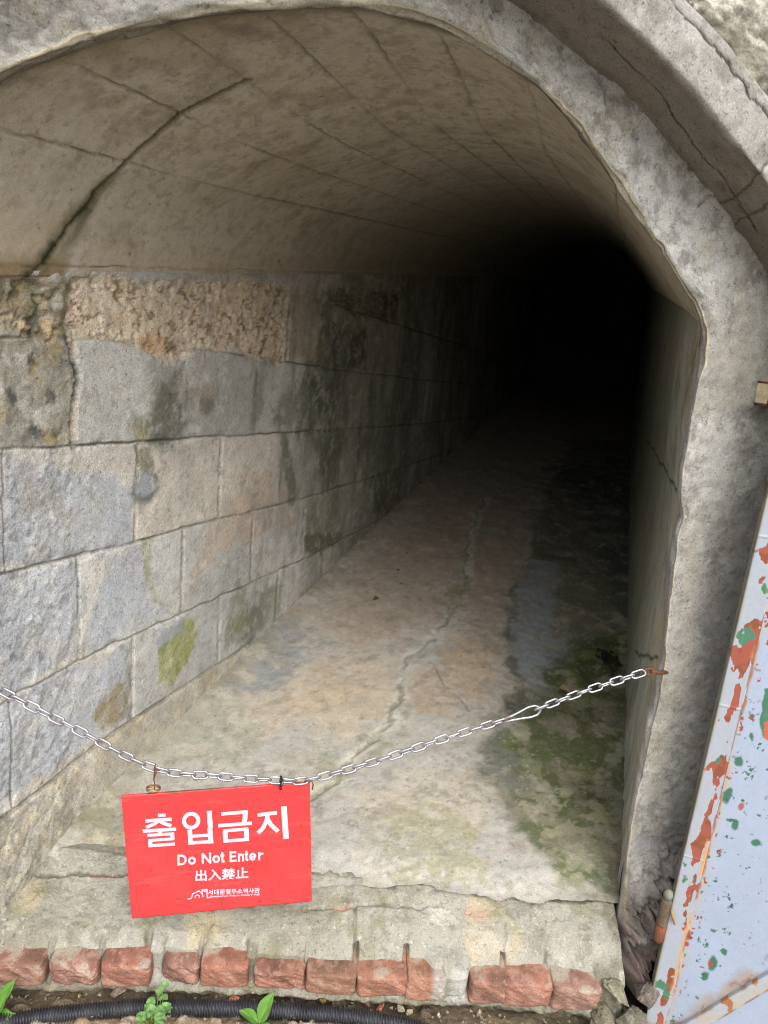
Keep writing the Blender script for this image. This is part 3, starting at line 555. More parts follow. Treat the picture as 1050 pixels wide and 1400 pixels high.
# ------------------------------------------------------------------ portal
portal = thing('tunnel_portal', 'weathered grey concrete arch portal with projecting rim around the tunnel mouth', 'portal')
def F3(x, z, off=0.): return np.stack([x + FN[0] * off, FY0 + FK * x + FN[1] * off, z + 0 * x], -1)
def build_face():
    rp = np.array(right_px); rp, _ = resample(rp, 420); rp = smooth(rp, 30)
    lp, _ = resample(left_x[3:], 120)
    path = np.vstack([rp[:-1], A_, lp[1:]]); path, L_ = resample(path, 1250); path = smooth(path, 60)
    d = np.gradient(path, axis=0); nn = np.stack([d[:, 1], -d[:, 0]], 1); nn /= np.linalg.norm(nn, axis=1)[:, None]
    for _ in range(80): nn = np.vstack([nn[:1], (nn[:-2] + 2 * nn[1:-1] + nn[2:]) / 4, nn[-1:]])
    nn /= np.linalg.norm(nn, axis=1)[:, None]
    nn[:, 1] *= ss(path[:, 1], 1.2, 1.62); nn /= np.linalg.norm(nn, axis=1)[:, None]
    w = np.r_[np.linspace(-.062, -.02, 14)[:-1], np.linspace(-.02, .03, 22)[:-1], np.linspace(.03, .42, 120)]
    W_ = w[None] + 0 * path[:, :1]; wp = np.maximum(W_, 0)
    X = path[:, :1] + nn[:, :1] * wp; Z = path[:, 1:] + nn[:, 1:] * wp
    ll = np.linspace(0, L_, 1250)[:, None] + 0 * W_
    pt = Paint(np.where(W_ < 0, X + W_ * .3, X) , Z - 0, (152, 150, 144), 131)
    U, Vv = ll, W_
    # front displacement
    D = fbm(U, Vv, 7, 5, 132) * .006 + fbm(U, Vv, 30, 4, 133, .6) * .0028
    patch = fbm(U, Vv * 1.4, 9, 4, 134); flk = ss(patch, .10, .14); arch = ss(Z, 1.50, 1.62)
    D -= flk * .004 * (.3 + .7 * arch)
    low = 1 - ss(Z + pt.wu * .04, .30, .56); D = D + low * (.035 + fbm(U, Vv, 14, 5, 135, .62) * .05)
    low2 = 1 - ss(Z + pt.wu * .06, .22, .40); D = D + low2 * (.05 + fbm(U, Vv, 22, 4, 136, .6) * .04 - .06 * ss(fbm(U, Vv, 16, 3, 137), .05, .3))
    lz = 1 - ss(Z + pt.wu * .05 - .10 * ss(Vv, .0, .12), .34, .52); rg_ = np.abs(fbm(X * 1.0, Z, 17, 5, 156, .62)); D = D + lz * (.030 * ss(rg_, .0, .22) + fbm(X, Z, 60, 4, 157, .6) * .006 - .055 * ss(fbm(X, Z, 11, 4, 158), .12, .30))
    cz = 1 - low
    # arris: rounded and nibbled
    nib = .010 + .012 * ss(fbm(U, U * 0 + 2, 12, 4, 138), -.1, .5)
    cut = np.exp(-(W_ / nib) ** 2) * nib * .55
    P = F3(X, Z, D * ss(W_, -.01, .02) ) + (np.concatenate([np.zeros((len(path), 1)), np.zeros((len(path), 1))], 1) * 0).sum() 
    P = P + DV[None, None] * (np.maximum(-W_, 0) * (1 - .6 * ss(Z, 1.50, 1.60)))[..., None]
    out3 = np.stack([nn[:, 0], nn[:, 0] * FK, nn[:, 1]], -1)[:, None]
    P = P + (out3 * .8 + DV[None, None] * .5) * cut[..., None]
    rev = ss(-W_, .004, .03)[..., None]; P = P + out3 * (fbm(U, Vv * 1.5, 10, 4, 139) * .008 * rev[..., 0])[..., None]
    # a scar in the reveal and a bite out of the arris
    for (x0, z0, rr, dp) in ((.535, 1.235, .02, .014), (.552, .86, .03, .006), (.55, .70, .02, .005)):
        g = np.exp(-(((X - x0) / rr) ** 2 + ((Z - z0) / (rr * 1.2)) ** 2)) ; P = P + (out3 * .7 + DV * .6) * (g * dp)[..., None]
    # colour
    big = fbm(X, Z, 4, 5, 141); med = fbm(X, Z, 13, 5, 142); fine = fbm(X, Z, 55, 4, 143)
    pt.mix(ss(big, -.1, .4), (132, 129, 122), .7); pt.mix(ss(-big, .05, .4), (158, 157, 154), .5)
    pt.mix(flk * arch, (172, 172, 170), .65); pt.mix(ss(np.abs(patch - .12), .03, .0) * arch * ss(fine, -.3, .3), (104, 98, 88), .5)
    pt.mix(ss(med, .12, .4), (146, 142, 134), .25); pt.mix(ss(fbm(X, Z, 34, 5, 144, .62), .2, .34), (116, 113, 108), .5)
    pt.mix(ss(fbm(X, Z, 26, 4, 145), .28, .45), (146, 138, 116), .4)
    f1 = fbm(X, Z, 45, 6, 154, .7); f2 = fbm(X, Z, 62, 6, 155, .7); pt.mix(ss(f1, .06, .26), (112, 109, 103), .55); pt.mix(ss(f2, .08, .28), (178, 176, 170), .45); D2 = ss(f1, .06, .22) * -.0012 + ss(f2, .1, .3) * .0009; P = P + np.stack([FN[0] * D2, FN[1] * D2, 0 * D2], -1)
    # upper left: pale with dark growth
    ulm = arch * (1 - ss(X, -.42, -.30)); pt.mix(ulm * ss(fbm(X, Z, 15, 5, 146), .0, .3), (96, 92, 84), .75); pt.mix(ulm * ss(fbm(X, Z, 19, 4, 147), .15, .35), (176, 175, 171), .8)
    # pier tones: dark grey towards the door, paler patches, hairlines, rust stain
    pt.poly([(0.6242,1.252),(0.7097,1.339),(0.8145,0.9614),(0.7224,0.8668),(0.7115,0.5669),(0.6963,0.3891),(0.6434,0.3566),(0.6315,0.5539),(0.6602,0.8197),(0.6361,1.036)], (118, 115, 110), .05, .05, .7, .3)
    pt.poly([(0.5494,1.221),(0.5931,1.223),(0.6238,0.9608),(0.6109,0.7885),(0.596,0.6577),(0.5719,0.6587),(0.5549,0.9606)], (160, 155, 143), .03, .04, .6, .3)
    pt.poly([(0.5407,1.409),(0.6243,1.388),(0.633,1.28),(0.5657,1.25),(0.5281,1.329)], (166, 164, 160), .03, .05, .6)
    pt.poly([(0.5333,1.547),(0.633,1.606),(0.6849,1.445),(0.5846,1.438)], (140, 136, 124), .04, .06, .6, .3)
    pt.poly([(0.5119,1.747),(0.5522,1.717),(0.5699,1.636),(0.5462,1.585),(0.5094,1.63),(0.4993,1.711)], (172, 171, 167), .02, .04, .6)
    pt.line([(0.4993,1.711),(0.5372,1.692),(0.5673,1.648),(0.5861,1.614)], (112, 106, 96), .0025, .002, .03, .5)
    pt.line([(0.4696,1.759),(0.4834,1.776),(0.5049,1.781)], (70, 64, 56), .002, .002, .006, .8)
    rustm = pt.poly([(0.523,1.035),(0.5379,1.035),(0.553,0.9303),(0.5437,0.915)], (150, 112, 92), .008, .01, .6)
    lowm = 1 - ss(Z + pt.wu * .05, .36, .54); pt.mix(lowm, (150, 142, 132), .8); pt.mix(lowm * ss(fbm(X, Z, 15, 5, 148), -.1, .25), (98, 88, 84), .85)
    pt.mix(lowm * ss(fbm(X, Z, 12, 4, 149), .1, .35), (120, 92, 88), .7); pt.mix((1 - ss(Z, .22, .36)) * ss(fbm(X, Z, 10, 4, 150), -.1, .3), (112, 112, 86), .8)
    dep = ss(-fbm(U, Vv, 14, 5, 135, .62), .02, .35) * lowm; pt.mix(dep, (58, 52, 48), .8)
    pt.mix(lz * (1 - ss(rg_, .0, .07)), (46, 41, 38), .85); pt.mix(lz * ss(fbm(X, Z, 11, 4, 158), .10, .26), (40, 35, 34), .85); pt.mix(lz * ss(fbm(X, Z, 9, 4, 159), .05, .25), (104, 78, 76), .6); pt.mix(lz * ss(fbm(X, Z, 40, 5, 160, .65), .1, .35), (152, 146, 136), .6)
    # reveal: smooth grey render
    rv = ss(-W_, .0, .008); pt.mix(rv, (162, 160, 158), .85); pt.mix(rv * ss(fbm(U * .4, Vv * 6, 14, 4, 151), .0, .4), (140, 138, 138), .6)
    pt.mix((1 - ss(np.abs(W_ + .002), .002, .008)) * ss(fbm(U, Vv, 10, 3, 152), -.3, .2), (196, 182, 150), .7)
    pt.mix(rv * arch, (140, 130, 112), .8); pt.mix(arch * ss(-W_, .02, .05), (78, 72, 56), .7)
    pt.mix((1 - ss(np.abs(W_ + .006), .004, .016)) * arch * ss(fbm(U, Vv, 8, 4, 153), -.2, .2), (96, 92, 76), .7)
    return grid('arch_face', P, MT['face'], pt.c, parent=portal)
build_face()

mo_path = [(.80, 1.36), (.775, 1.45), (.72, 1.545), (.635, 1.655)] + [(.56, 1.725), (.495, 1.782), (.425, 1.832), (.34, 1.893), (.265, 1.938), (.185, 1.981), (.112, 2.009)] + \
          [(.0, 2.045), (-.13, 2.06), (-.27, 2.05), (-.42, 2.01), (-.58, 1.94), (-.72, 1.84), (-.83, 1.71), (-.89, 1.56), (-.9, 1.36)]
MOP, MOL = resample(mo_path, 700); MOP = smooth(MOP, 60)
def out_n(path, k=60):
    d = np.gradient(path, axis=0); nn = np.stack([d[:, 1], -d[:, 0]], 1)
    for _ in range(k): nn = np.vstack([nn[:1], (nn[:-2] + 2 * nn[1:-1] + nn[2:]) / 4, nn[-1:]])
    return nn / np.linalg.norm(nn, axis=1)[:, None]
def build_moulding():
    nn = out_n(MOP); nr = len(MOP)
    # cross-section: (outward w, forward off): soffit, arris, front, outer edge
    prof = [(-.004, -.02)] + [(0, o) for o in np.linspace(0, .118, 34)] + [(.002, .1235)] + [(w_, .125) for w_ in np.linspace(.005, .074, 26)] + [(.077, .122), (.080, .10), (.082, .05), (.082, .0)]
    pr = np.array(prof); ar = np.r_[0, np.cumsum(np.linalg.norm(np.diff(pr, axis=0), axis=1))]
    U = np.linspace(0, MOL, nr)[:, None] + 0 * ar[None]; A = ar[None] + 0 * U
    W_ = pr[:, 0][None] + 0 * U; O_ = pr[:, 1][None] + 0 * U
    X = MOP[:, :1] + nn[:, :1] * W_; Z = MOP[:, 1:] + nn[:, 1:] * W_
    sof = (A < .142).astype(float)
    dn_ = fbm(U, A, 8, 5, 161) * .006 + fbm(U, A, 40, 4, 162) * .002
    pt = Paint(U, A, (144, 142, 136), 163)
    big = fbm(U, A, 6, 5, 164); pt.mix(ss(big, -.1, .35), (128, 125, 119), .7); pt.mix(ss(fbm(U, A, 20, 6, 165, .65), .08, .3), (166, 164, 160), .5); pt.mix(ss(fbm(U, A, 44, 6, 179, .7), .06, .26), (108, 105, 99), .5)
    pt.mix(ss(fbm(U, A, 26, 4, 166), .2, .4), (110, 106, 98), .5)
    pt.mix(1 - ss(A + pt.wv * .008, .136, .150), (126, 121, 112), .9)
    pt.mix((1 - ss(A, .136, .146)) * ss(fbm(U, A, 12, 5, 167), .05, .4), (100, 94, 84), .6)
    pt.mix((1 - ss(A, .136, .146)) * ss(fbm(U, A, 16, 5, 168), .1, .4), (134, 126, 112), .5)
    # long hairline cracks
    i0 = np.argmin(np.abs(MOP[:, 0] - .33)); u0 = U[i0, 0]
    crk = [(u0 - .34, .205), (u0 - .25, .206), (u0 - .17, .20), (u0 - .10, .196), (u0 - .03, .20), (u0 + .05, .205), (u0 + .12, .215)]
    d = pld(U + pt.wu * .02, A + pt.wv * .014, crk); c1 = 1 - ss(d, .0008, .0030); pt.mix(c1, (44, 38, 32), .95)
    d = pld(U + pt.wu * .015, A + pt.wv * .012, [(u0 - .28, .06), (u0 - .1, .07), (u0 + .1, .085), (u0 + .25, .07)]); c2 = (1 - ss(d, .001, .003)) * ss(fbm(U, A, 9, 3, 169), -.2, .2); pt.mix(c2, (48, 44, 38), .9)
    for uu in (u0 - .23, u0 - .19):
        c3 = 1 - ss(np.abs(U + pt.wu * .012 - uu - (A - .14) * .25), .001, .003); pt.mix(c3, (60, 54, 46), .75)
    X = X + nn[:, :1] * dn_ * sof * -1; Z = Z + nn[:, 1:] * dn_ * sof * -1
    O_ = O_ + dn_ * (1 - sof) * (W_ < .078) - c1 * .002
    P = F3(X, Z, 0) + np.stack([FN[0] * O_, FN[1] * O_, 0 * O_], -1)
    grid('arch_rim', P, MT['face'], pt.c, parent=portal)
build_moulding()
def build_masonry():
    nn = out_n(MOP); legR = np.array([(.82, -.1), (.82, .6), (.815, 1.1)]); legL = np.array([(-.9, 1.1), (-.9, .6), (-.9, -.1)])
    path = np.vstack([resample(legR, 60)[0], MOP[20:-20], resample(legL, 60)[0]]); path, L_ = resample(path, 900); path = smooth(path, 40)
    nn = out_n(path, 120)
    w = np.r_[np.linspace(0.060, .5, 190), np.linspace(.5, 3.0, 60)[1:]]; W_ = w[None] + 0 * path[:, :1]
    X = path[:, :1] + nn[:, :1] * W_; Z = np.clip(path[:, 1:] + nn[:, 1:] * W_, -.3, 9)
    D = fbm(X, Z, 5, 5, 171, .6) * .035 + fbm(X, Z, 22, 5, 172, .62) * .016
    pt = Paint(X, Z, (134, 129, 116), 173)
    # large stones with mortar
    sx = X + pt.wu * .06; sz = Z + pt.wv * .05; r_i = np.floor(sz / .30); k_i = np.floor(sx / .46 + (r_i % 2) * .5 + .2)
    fx = np.abs(((sx / .46 + (r_i % 2) * .5 + .2) % 1) - .5) * .46; fz = np.abs((sz / .30) % 1 - .5) * .30
    e = np.minimum(.23 - fx, .15 - fz); j = 1 - ss(e, .006, .024); D -= j * .022; D += ss(e, .0, .08) * .022
    pt.mul(.85 + .35 * _hash(k_i, r_i, 77))
    pt.mix(ss(fbm(X, Z, 16, 5, 174), .0, .25), (72, 68, 62), .85); pt.mix(ss(fbm(X, Z, 19, 5, 175), .05, .3), (182, 178, 166), .85)
    pt.mix(ss(fbm(X, Z, 40, 4, 176), .15, .35), (92, 86, 74), .7); pt.mix(ss(fbm(X, Z, 13, 4, 177), .2, .4), (176, 162, 128), .6); pt.mix(j, (178, 172, 158), .7)
    pt.mix(1 - ss(W_ + pt.wu * .02, .085, .115), (192, 186, 172), .7)
    P = F3(X, Z, 0) + np.stack([FN[0] * (D + .05), FN[1] * (D + .05), 0 * D], -1)
    grid('rubble_masonry', P, MT['rubble'], pt.c, parent=portal)
build_masonry()

# ------------------------------------------------------------------ threshold of brick and mortar
thr = thing('brick_threshold', 'worn mortar doorstep edged with a row of chipped red bricks across the tunnel mouth', 'doorstep')
YBX = [-1.0, -.643, -.425, -.24, -.025, .161, .37, .5, .7]; YBY = [1.12, 1.140, 1.160, 1.178, 1.185, 1.194, 1.204, 1.20, 1.20]
brick_px = [(-40, 52, 1293, 1340), (62, 124, 1290, 1338), (132, 196, 1292, 1345), (218, 266, 1296, 1340), (272, 332, 1302, 1352), (347, 412, 1328, 1362),
            (417, 482, 1314, 1358), (486, 552, 1320, 1368), (557, 606, 1308, 1370), (644, 690, 1318, 1374), (692, 754, 1320, 1380), (757, 820, 1330, 1384)]
def px2x(px): return float(np.interp(px, [-40, 0, 95, 164, 240, 300, 380, 450, 520, 580, 667, 723, 790, 840], [-.70, -.643, -.515, -.425, -.322, -.24, -.122, -.025, .075, .161, .286, .37, .465, .535]))
def build_sill():
    n, k = 620, 300
    x = np.linspace(-.95, .565, n)[None]; t = np.linspace(0, 1, k)[:, None]
    X = x + 0 * t; Tt = t + 0 * x
    yb = np.interp(x, YBX, YBY)
    wav = fbm(X, X * 0 + 5, 9, 4, 181) * .012
    gap = np.full(x.shape, 9.)
    for a, b, *_ in brick_px: gap = np.minimum(gap, np.abs(x - (px2x(a) + px2x(b)) / 2) - (px2x(b) - px2x(a)) / 2)
    covers = [(.165, .255)]
    crev = np.full(x.shape, 9.)
    for pc in (484, 554.5, 691): crev = np.minimum(crev, np.abs(x - px2x(pc)))
    front = yb + .036 + wav * .9 - .013 * ss(gap, -.002, .005) * ss(crev, .004, .008) + .03 * (1 - ss(crev, .003, .007))
    for a, b in covers: front = front - .022 * ss(x, a - .01, a + .02) * (1 - ss(x, b - .02, b + .01))
    ctrl_t = [0, .09, .15, .48, .66, .74, .79, .83, .89, .93, .965, 1.0]
    zs = [.335, .372, .377, .347, .324, .309, .298, .285, .254, .243, .222, .185]
    Yf = lambda tt: None
    rj = fbm(x, x * 0 + 2, 4, 4, 187) * .03
    ys = [1.44 + 0 * x, 1.385 + rj, 1.350 + rj, 1.275 + 0 * x, yb + .055, front + .008, front, front + .002, front + .002, front * .35 + (yb + .012) * .65, yb + .012 + 0 * x, yb + .05 + 0 * x]
    zs_ = [z + 0 * x for z in zs]
    seg = np.clip(np.searchsorted(ctrl_t, t[:, 0], side='right') - 1, 0, len(ctrl_t) - 2)
    Y = np.zeros((k, n)); Z = np.zeros((k, n))
    for i in range(k):
        a = seg[i]; f = (t[i, 0] - ctrl_t[a]) / (ctrl_t[a + 1] - ctrl_t[a])
        Y[i] = ys[a][0] * (1 - f) + ys[a + 1][0] * f; Z[i] = zs_[a][0] * (1 - f) + zs_[a + 1][0] * f
    for _ in range(4):
        Y[1:-1] = (Y[:-2] + 2 * Y[1:-1] + Y[2:]) / 4; Z[1:-1] = (Z[:-2] + 2 * Z[1:-1] + Z[2:]) / 4
    pt = Paint(X, Y, (146, 143, 132), 182)
    D = fbm(X, Y, 5, 5, 183) * .010 + fbm(X, Y, 20, 5, 184, .6) * .006 + fbm(X, Y, 80, 3, 185) * .001
    # humps: mortar rises behind each brick, dips between
    dip = ss(gap, -.006, .012) * ss(Tt, .62, .76); D -= dip * .002
    top = 1 - ss(Tt, .77, .81)
    cl = [(-.64, 1.318), (-.5, 1.322), (-.40, 1.312), (-.30, 1.318)]
    crk = 1 - ss(np.minimum(pld(X + pt.wu * .01, Y + pt.wv * .014, [(-0.7551,1.293),(-0.6392,1.305),(-0.5511,1.315),(-0.4508,1.315)]),
                 pld(X + pt.wu * .01, Y + pt.wv * .014, [(-0.07695,1.29),(0.006261,1.293),(0.08141,1.309),(0.1506,1.306),(0.1889,1.317)])), .0015, .006); D -= crk * .0035
    for pts in ([(0.0108,1.294),(0.01829,1.223),(0.02325,1.19)], [(0.3261,1.292),(0.3182,1.221)], [(0.4108,1.262),(0.4156,1.206)], [(-0.2705,1.246),(-0.2801,1.202)], [(-0.3936,1.216),(-0.3714,1.173)]):
        c2 = (1 - ss(pld(X + pt.wu * .01, Y + pt.wv * .01, pts), .001, .005)) * .9; D -= c2 * .006; pt.mix(c2, (70, 62, 50), .75)
    pt.mix(ss(fbm(X, Y, 5, 5, 186), -.05, .4), (132, 127, 112), .6); pt.mix(ss(fbm(X, Y, 14, 6, 187, .65), .08, .4), (160, 156, 144), .5); pt.mix(ss(fbm(X, Y, 30, 6, 194, .68), .08, .3), (112, 108, 94), .55)
    pt.mix(ss(fbm(X, Y, 8, 4, 188), .12, .45), (176, 158, 120), .45); pt.mix(ss(fbm(X, Y, 17, 5, 189), .18, .42), (116, 114, 88), .55)
    pt.mix((1 - ss(Tt, .08, .22)) * ss(fbm(X, Y, 6, 4, 190), -.2, .3), (138, 138, 112), .6)
    pt.poly([(0.04694,1.354),(0.1062,1.365),(0.126,1.347),(0.07999,1.33),(0.04524,1.337)], (70, 68, 64), .008, .03, .75, .4)
    pt.poly([(0.252,1.363),(0.2968,1.373),(0.2954,1.347),(0.2514,1.343)], (82, 80, 68), .008, .02, .7, .3)
    pt.poly([(0.1613,1.311),(0.2074,1.314),(0.2225,1.291),(0.1891,1.28),(0.1677,1.293)], (172, 167, 155), .008, .02, .8)
    pt.poly([(-0.5511,1.315),(-0.4827,1.317),(-0.4794,1.309),(-0.545,1.307)], (172, 118, 104), .004, .008, .8)
    pt.poly([(-0.0321,1.295),(0.002968,1.296),(0.000765,1.288),(-0.02948,1.287)], (178, 128, 116), .004, .008, .7)
    pt.poly([(0.2352,1.315),(0.2814,1.314),(0.2728,1.293),(0.2318,1.3)], (168, 128, 116), .006, .02, .5, .4)
    pt.poly([(0.1968,1.222),(0.2552,1.219),(0.2543,1.189),(0.2012,1.185)], (168, 166, 160), .012, .03, .75)
    pt.poly([(0.2194,1.284),(0.3257,1.286),(0.3367,1.234),(0.2482,1.228)], (158, 155, 147), .02, .05, .5)
    pt.mix(crk * ss(fbm(X, Y, 12, 4, 195), -.35, .15), (78, 72, 60), .7); pt.mix(dip * ss(fbm(X, Y, 20, 3, 191), -.3, .1), (96, 88, 68), .7)
    pt.mix(ss(Tt, .93, .97), (120, 112, 92), .8)
    pt.mix(ss(fbm(X, Y, 130, 2, 192), .62, .74), (180, 176, 166), .5)
    Z = Z + D * ss(Tt, .02, .1) * top + D * .3 * (1 - top); Y = Y + (1 - top) * fbm(X, Z, 18, 5, 193, .6) * .018 * ss(Tt, .84, .92)
    grid('mortar_bed', np.stack([X, Y, Z], -1), MT['sill'], pt.c, parent=thr)
build_sill()
def build_bricks():
    for i, (a, b, yt, ybt) in enumerate(brick_px):
        x0, x1 = px2x(a), px2x(b); wd_ = x1 - x0; xc = (x0 + x1) / 2
        hgt = .052 + .0006 * (ybt - yt - 45); yb = float(np.interp(xc, YBX, YBY)); inset = {3: .012, 5: .006, 8: .0}.get(i, .0)
        me, V, d = lump_mesh('brick', wd_ + .009, .16, hgt, 30, 14 if i not in (1, 3) else 8, .035 if i not in (1, 3, 5) else .09, 300 + i, 2.0)
        N1 = fbm(V[:, 0] + V[:, 2] * 1.3 + i * .37, V[:, 1] + V[:, 2] * .7, 26, 4, 311 + i)
        base = [(128, 93, 79), (126, 91, 79), (140, 94, 79), (130, 95, 83), (146, 98, 81), (134, 91, 76), (124, 92, 74), (146, 102, 83), (148, 106, 84), (138, 100, 85), (146, 102, 85), (138, 105, 92)][i]
        c = np.zeros((len(V), 3)) + lin(base); c *= (1 + .6 * N1)[:, None]; N2 = fbm(V[:, 0] + V[:, 2] * 1.1, V[:, 1] - V[:, 2] * .8 + i, 70, 5, 340 + i, .65); m = ss(N2, .1, .3)[:, None]; c = c * (1 - m * .5) + lin((106, 84, 70)) * m * .5; m = ss(-N2, .14, .34)[:, None]; c = c * (1 - m * .45) + lin((168, 138, 122)) * m * .45
        m = ss(N1 + (V[:, 2] / hgt) * .55 + ss(V[:, 1], -.07, -.02) * .4, .48, .62)[:, None]; c = c * (1 - m * .8) + lin((150, 143, 128)) * m * .8
        if i == 8: m = ss(V[:, 0], .005, .02)[:, None]; c = c * (1 - m * .8) + lin((160, 156, 148)) * m * .8
        if i == 6: m = ss(fbm(V[:, 0], V[:, 2], 30, 3, 5), -.1, .3)[:, None]; c = c * (1 - m * .5) + lin((120, 84, 66)) * m * .5
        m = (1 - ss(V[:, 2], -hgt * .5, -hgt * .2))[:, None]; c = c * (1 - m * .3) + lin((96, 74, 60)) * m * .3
        attrs(me, np.clip(c, 0, 1))
        o = link('brick', me, MT['brick'], thr)
        o.location = (xc, yb + .08 + inset, .302 - hgt / 2 + .002 * ((i * 7) % 3) - {5: .012, 3: .004}.get(i, 0)); o.rotation_euler = (R(4 + (i * 5) % 4), R(-2 + (i * 3) % 5), R(4 + (i * 37) % 5 - 2))
        if i in (1, 3): o['label'] = 'crumbled brick with broken corners'
build_bricks()

# ------------------------------------------------------------------ ground
def build_ground():
    def ax(c, n, dense, k, far):
        t = np.linspace(-1, 1, n); return c + dense * t + (far - dense) * np.sign(t) * np.abs(t) ** k
    x = ax(-.05, 560, .85, 9, 60)[None]; y = ax(1.08, 420, .45, 9, 60)[:, None]
    X = x + 0 * y; Y = y + 0 * x
    nearm = (1 - ss(np.hypot(X, Y - 1.1), 1.0, 1.8))
    Z = .196 + nearm * (fbm(X, Y, 4, 5, 201) * .016 + fbm(X, Y, 22, 5, 202, .6) * .010) + (1 - nearm) * fbm(X, Y, .8, 3, 203) * .02
    yb = np.interp(X, YBX, YBY); Z -= nearm * .012 * ss(Y, yb - .03, yb + .02)
    stone = ss(fbm(X, Y, 48, 3, 204), .22, .40); Z += nearm * stone * .008
    pt = Paint(X, Y, (128, 112, 92), 205)
    pt.mix(ss(fbm(X, Y, 7, 5, 206), -.1, .35), (100, 86, 68), .7); pt.mix(stone, (168, 156, 138), .6); pt.mix(ss(fbm(X, Y, 12, 4, 207), .1, .4), (86, 84, 58), .6)
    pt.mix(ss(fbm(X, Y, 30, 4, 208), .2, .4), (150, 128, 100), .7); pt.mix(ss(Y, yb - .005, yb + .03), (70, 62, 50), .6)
    pt.mix(1 - nearm, (140, 134, 124), .8)
    o = grid('ground', np.stack([X, Y, Z], -1), MT['soil'], pt.c); tag(o, kind='structure')
build_ground()

# ------------------------------------------------------------------ corrugated pipe
def build_pipe():
    pts = [(-.85, 1.05, .205)] + [(p[0], p[1] - .004, .208) for p in [(-0.6267,1.101),(-0.5559,1.124),(-0.3734,1.162),(-0.1624,1.18),(0.02585,1.182),(0.1417,1.174)]] + [(.30, 1.12, .205), (.5, 1.03, .20), (.75, .9, .2)]
    P = np.array(pts, float); l = np.r_[0, np.cumsum(np.linalg.norm(np.diff(P, axis=0), axis=1))]
    t = np.arange(0, l[-1], .0009); C_ = np.stack([np.interp(t, l, P[:, i]) for i in range(3)], 1); C_ = smooth(C_, 400)
    ph = (t / .0052) % 1; rad = .0136 + .0020 * np.clip(np.sin(2 * np.pi * ph) * 1.6, -1, 1)
    d = np.gradient(C_, axis=0); d /= np.linalg.norm(d, axis=1)[:, None]; up_ = np.array([0, 0, 1.]); a = np.cross(d, up_); a /= np.linalg.norm(a, axis=1)[:, None]; b = np.cross(a, d)
    th = np.linspace(0, 2 * np.pi, 25)[:-1]
    V = C_[:, None] + (a[:, None] * np.cos(th)[None, :, None] + b[:, None] * np.sin(th)[None, :, None]) * rad[:, None, None]
    o = grid('corrugated_pipe', V, MT['pipe'], closed=True); tag(o, 'black corrugated plastic conduit lying on the soil below the brick doorstep', 'pipe')
build_pipe()

# ------------------------------------------------------------------ chain
CHP = [(-0.8193,1.089,1.015),(-0.7266,1.104,0.9473),(-0.6176,1.121,0.8747),(-0.5141,1.138,0.8118),(-0.3681,1.161,0.7268),(-0.2539,1.179,0.7105),(-0.1429,1.197,0.7012),(-0.0966,1.204,0.7026),(0.008678,1.221,0.7346),(0.1412,1.242,0.7854),(0.2624,1.262,0.8292)]
CHP2 = [(0.3207,1.271,0.8513),(0.4115,1.286,0.8907),(0.5218,1.303,0.9324)]
def catm(pts, n=30):
    P = [Vector(p) for p in pts]; P = [P[0] * 2 - P[1]] + P + [P[-1] * 2 - P[-2]]; out = []
    for i in range(1, len(P) - 2):
        for k in range(n):
            t = k / n; a, b, c, d = P[i - 1:i + 3]
            out.append(.5 * ((2 * b) + (c - a) * t + (2 * a - 5 * b + 4 * c - d) * t * t + (3 * b - a - 3 * c + d) * t ** 3))
    out.append(P[-2]); return out
def link_mesh():
    bm = bmesh.new(); pit, wr, hw = .0226, .0021, .0064; half = pit / 2 + wr - hw + .0003; pts = []
    for k in range(9): a = -math.pi / 2 + math.pi * k / 8; pts.append((half + hw * math.cos(a), hw * math.sin(a), 0))
    for k in range(9): a = math.pi / 2 + math.pi * k / 8; pts.append((-half + hw * math.cos(a), hw * math.sin(a), 0))
    tube_into(bm, pts, wr, 10, True); bmesh.ops.recalc_face_normals(bm, faces=bm.faces)
    me = bpy.data.meshes.new('chain_link'); bm.to_mesh(me); bm.free(); me.polygons.foreach_set('use_smooth', np.ones(len(me.polygons), bool)); me.materials.append(MT['zinc']); return me
LM = link_mesh(); CN = Vector((.1578, -.9875, 0))
def lay_chain(root, pts, phase, first=None):
    c = catm(pts); P = np.array(c); l = np.r_[0, np.cumsum(np.linalg.norm(np.diff(P, axis=0), axis=1))]
    n = max(2, round(l[-1] / .0226)); ln = l[-1] / n
    for i in range(n):
        s = (i + .5) * ln; p = Vector([np.interp(s, l, P[:, k]) for k in range(3)]); a = Vector([np.interp(max(s - .008, 0), l, P[:, k]) for k in range(3)]); b = Vector([np.interp(min(s + .008, l[-1]), l, P[:, k]) for k in range(3)])
        t = (b - a).normalized(); n0 = (CN - t * CN.dot(t)).normalized(); ang = R(24 if i % 2 == 0 else 108) + rnd.uniform(-.22, .22) + phase
        z = (Matrix.Rotation(ang, 3, t) @ n0); y = z.cross(t)
        o = bpy.data.objects.new('chain_link', LM); COL.objects.link(o); o.parent = root
        m = Matrix((t, y, z)).transposed().to_4x4(); m.translation = p - root.location; o.matrix_local = m
chain = thing('chain', 'long galvanised steel chain sagging across the tunnel mouth and carrying the red sign', 'chain', loc=CHP[2])
lay_chain(chain, CHP, .3)
chain2 = thing('chain', 'short galvanised steel chain between the spring hook and the rusty eye on the right pier', 'chain', loc=CHP2[0])
lay_chain(chain2, CHP2, .3)
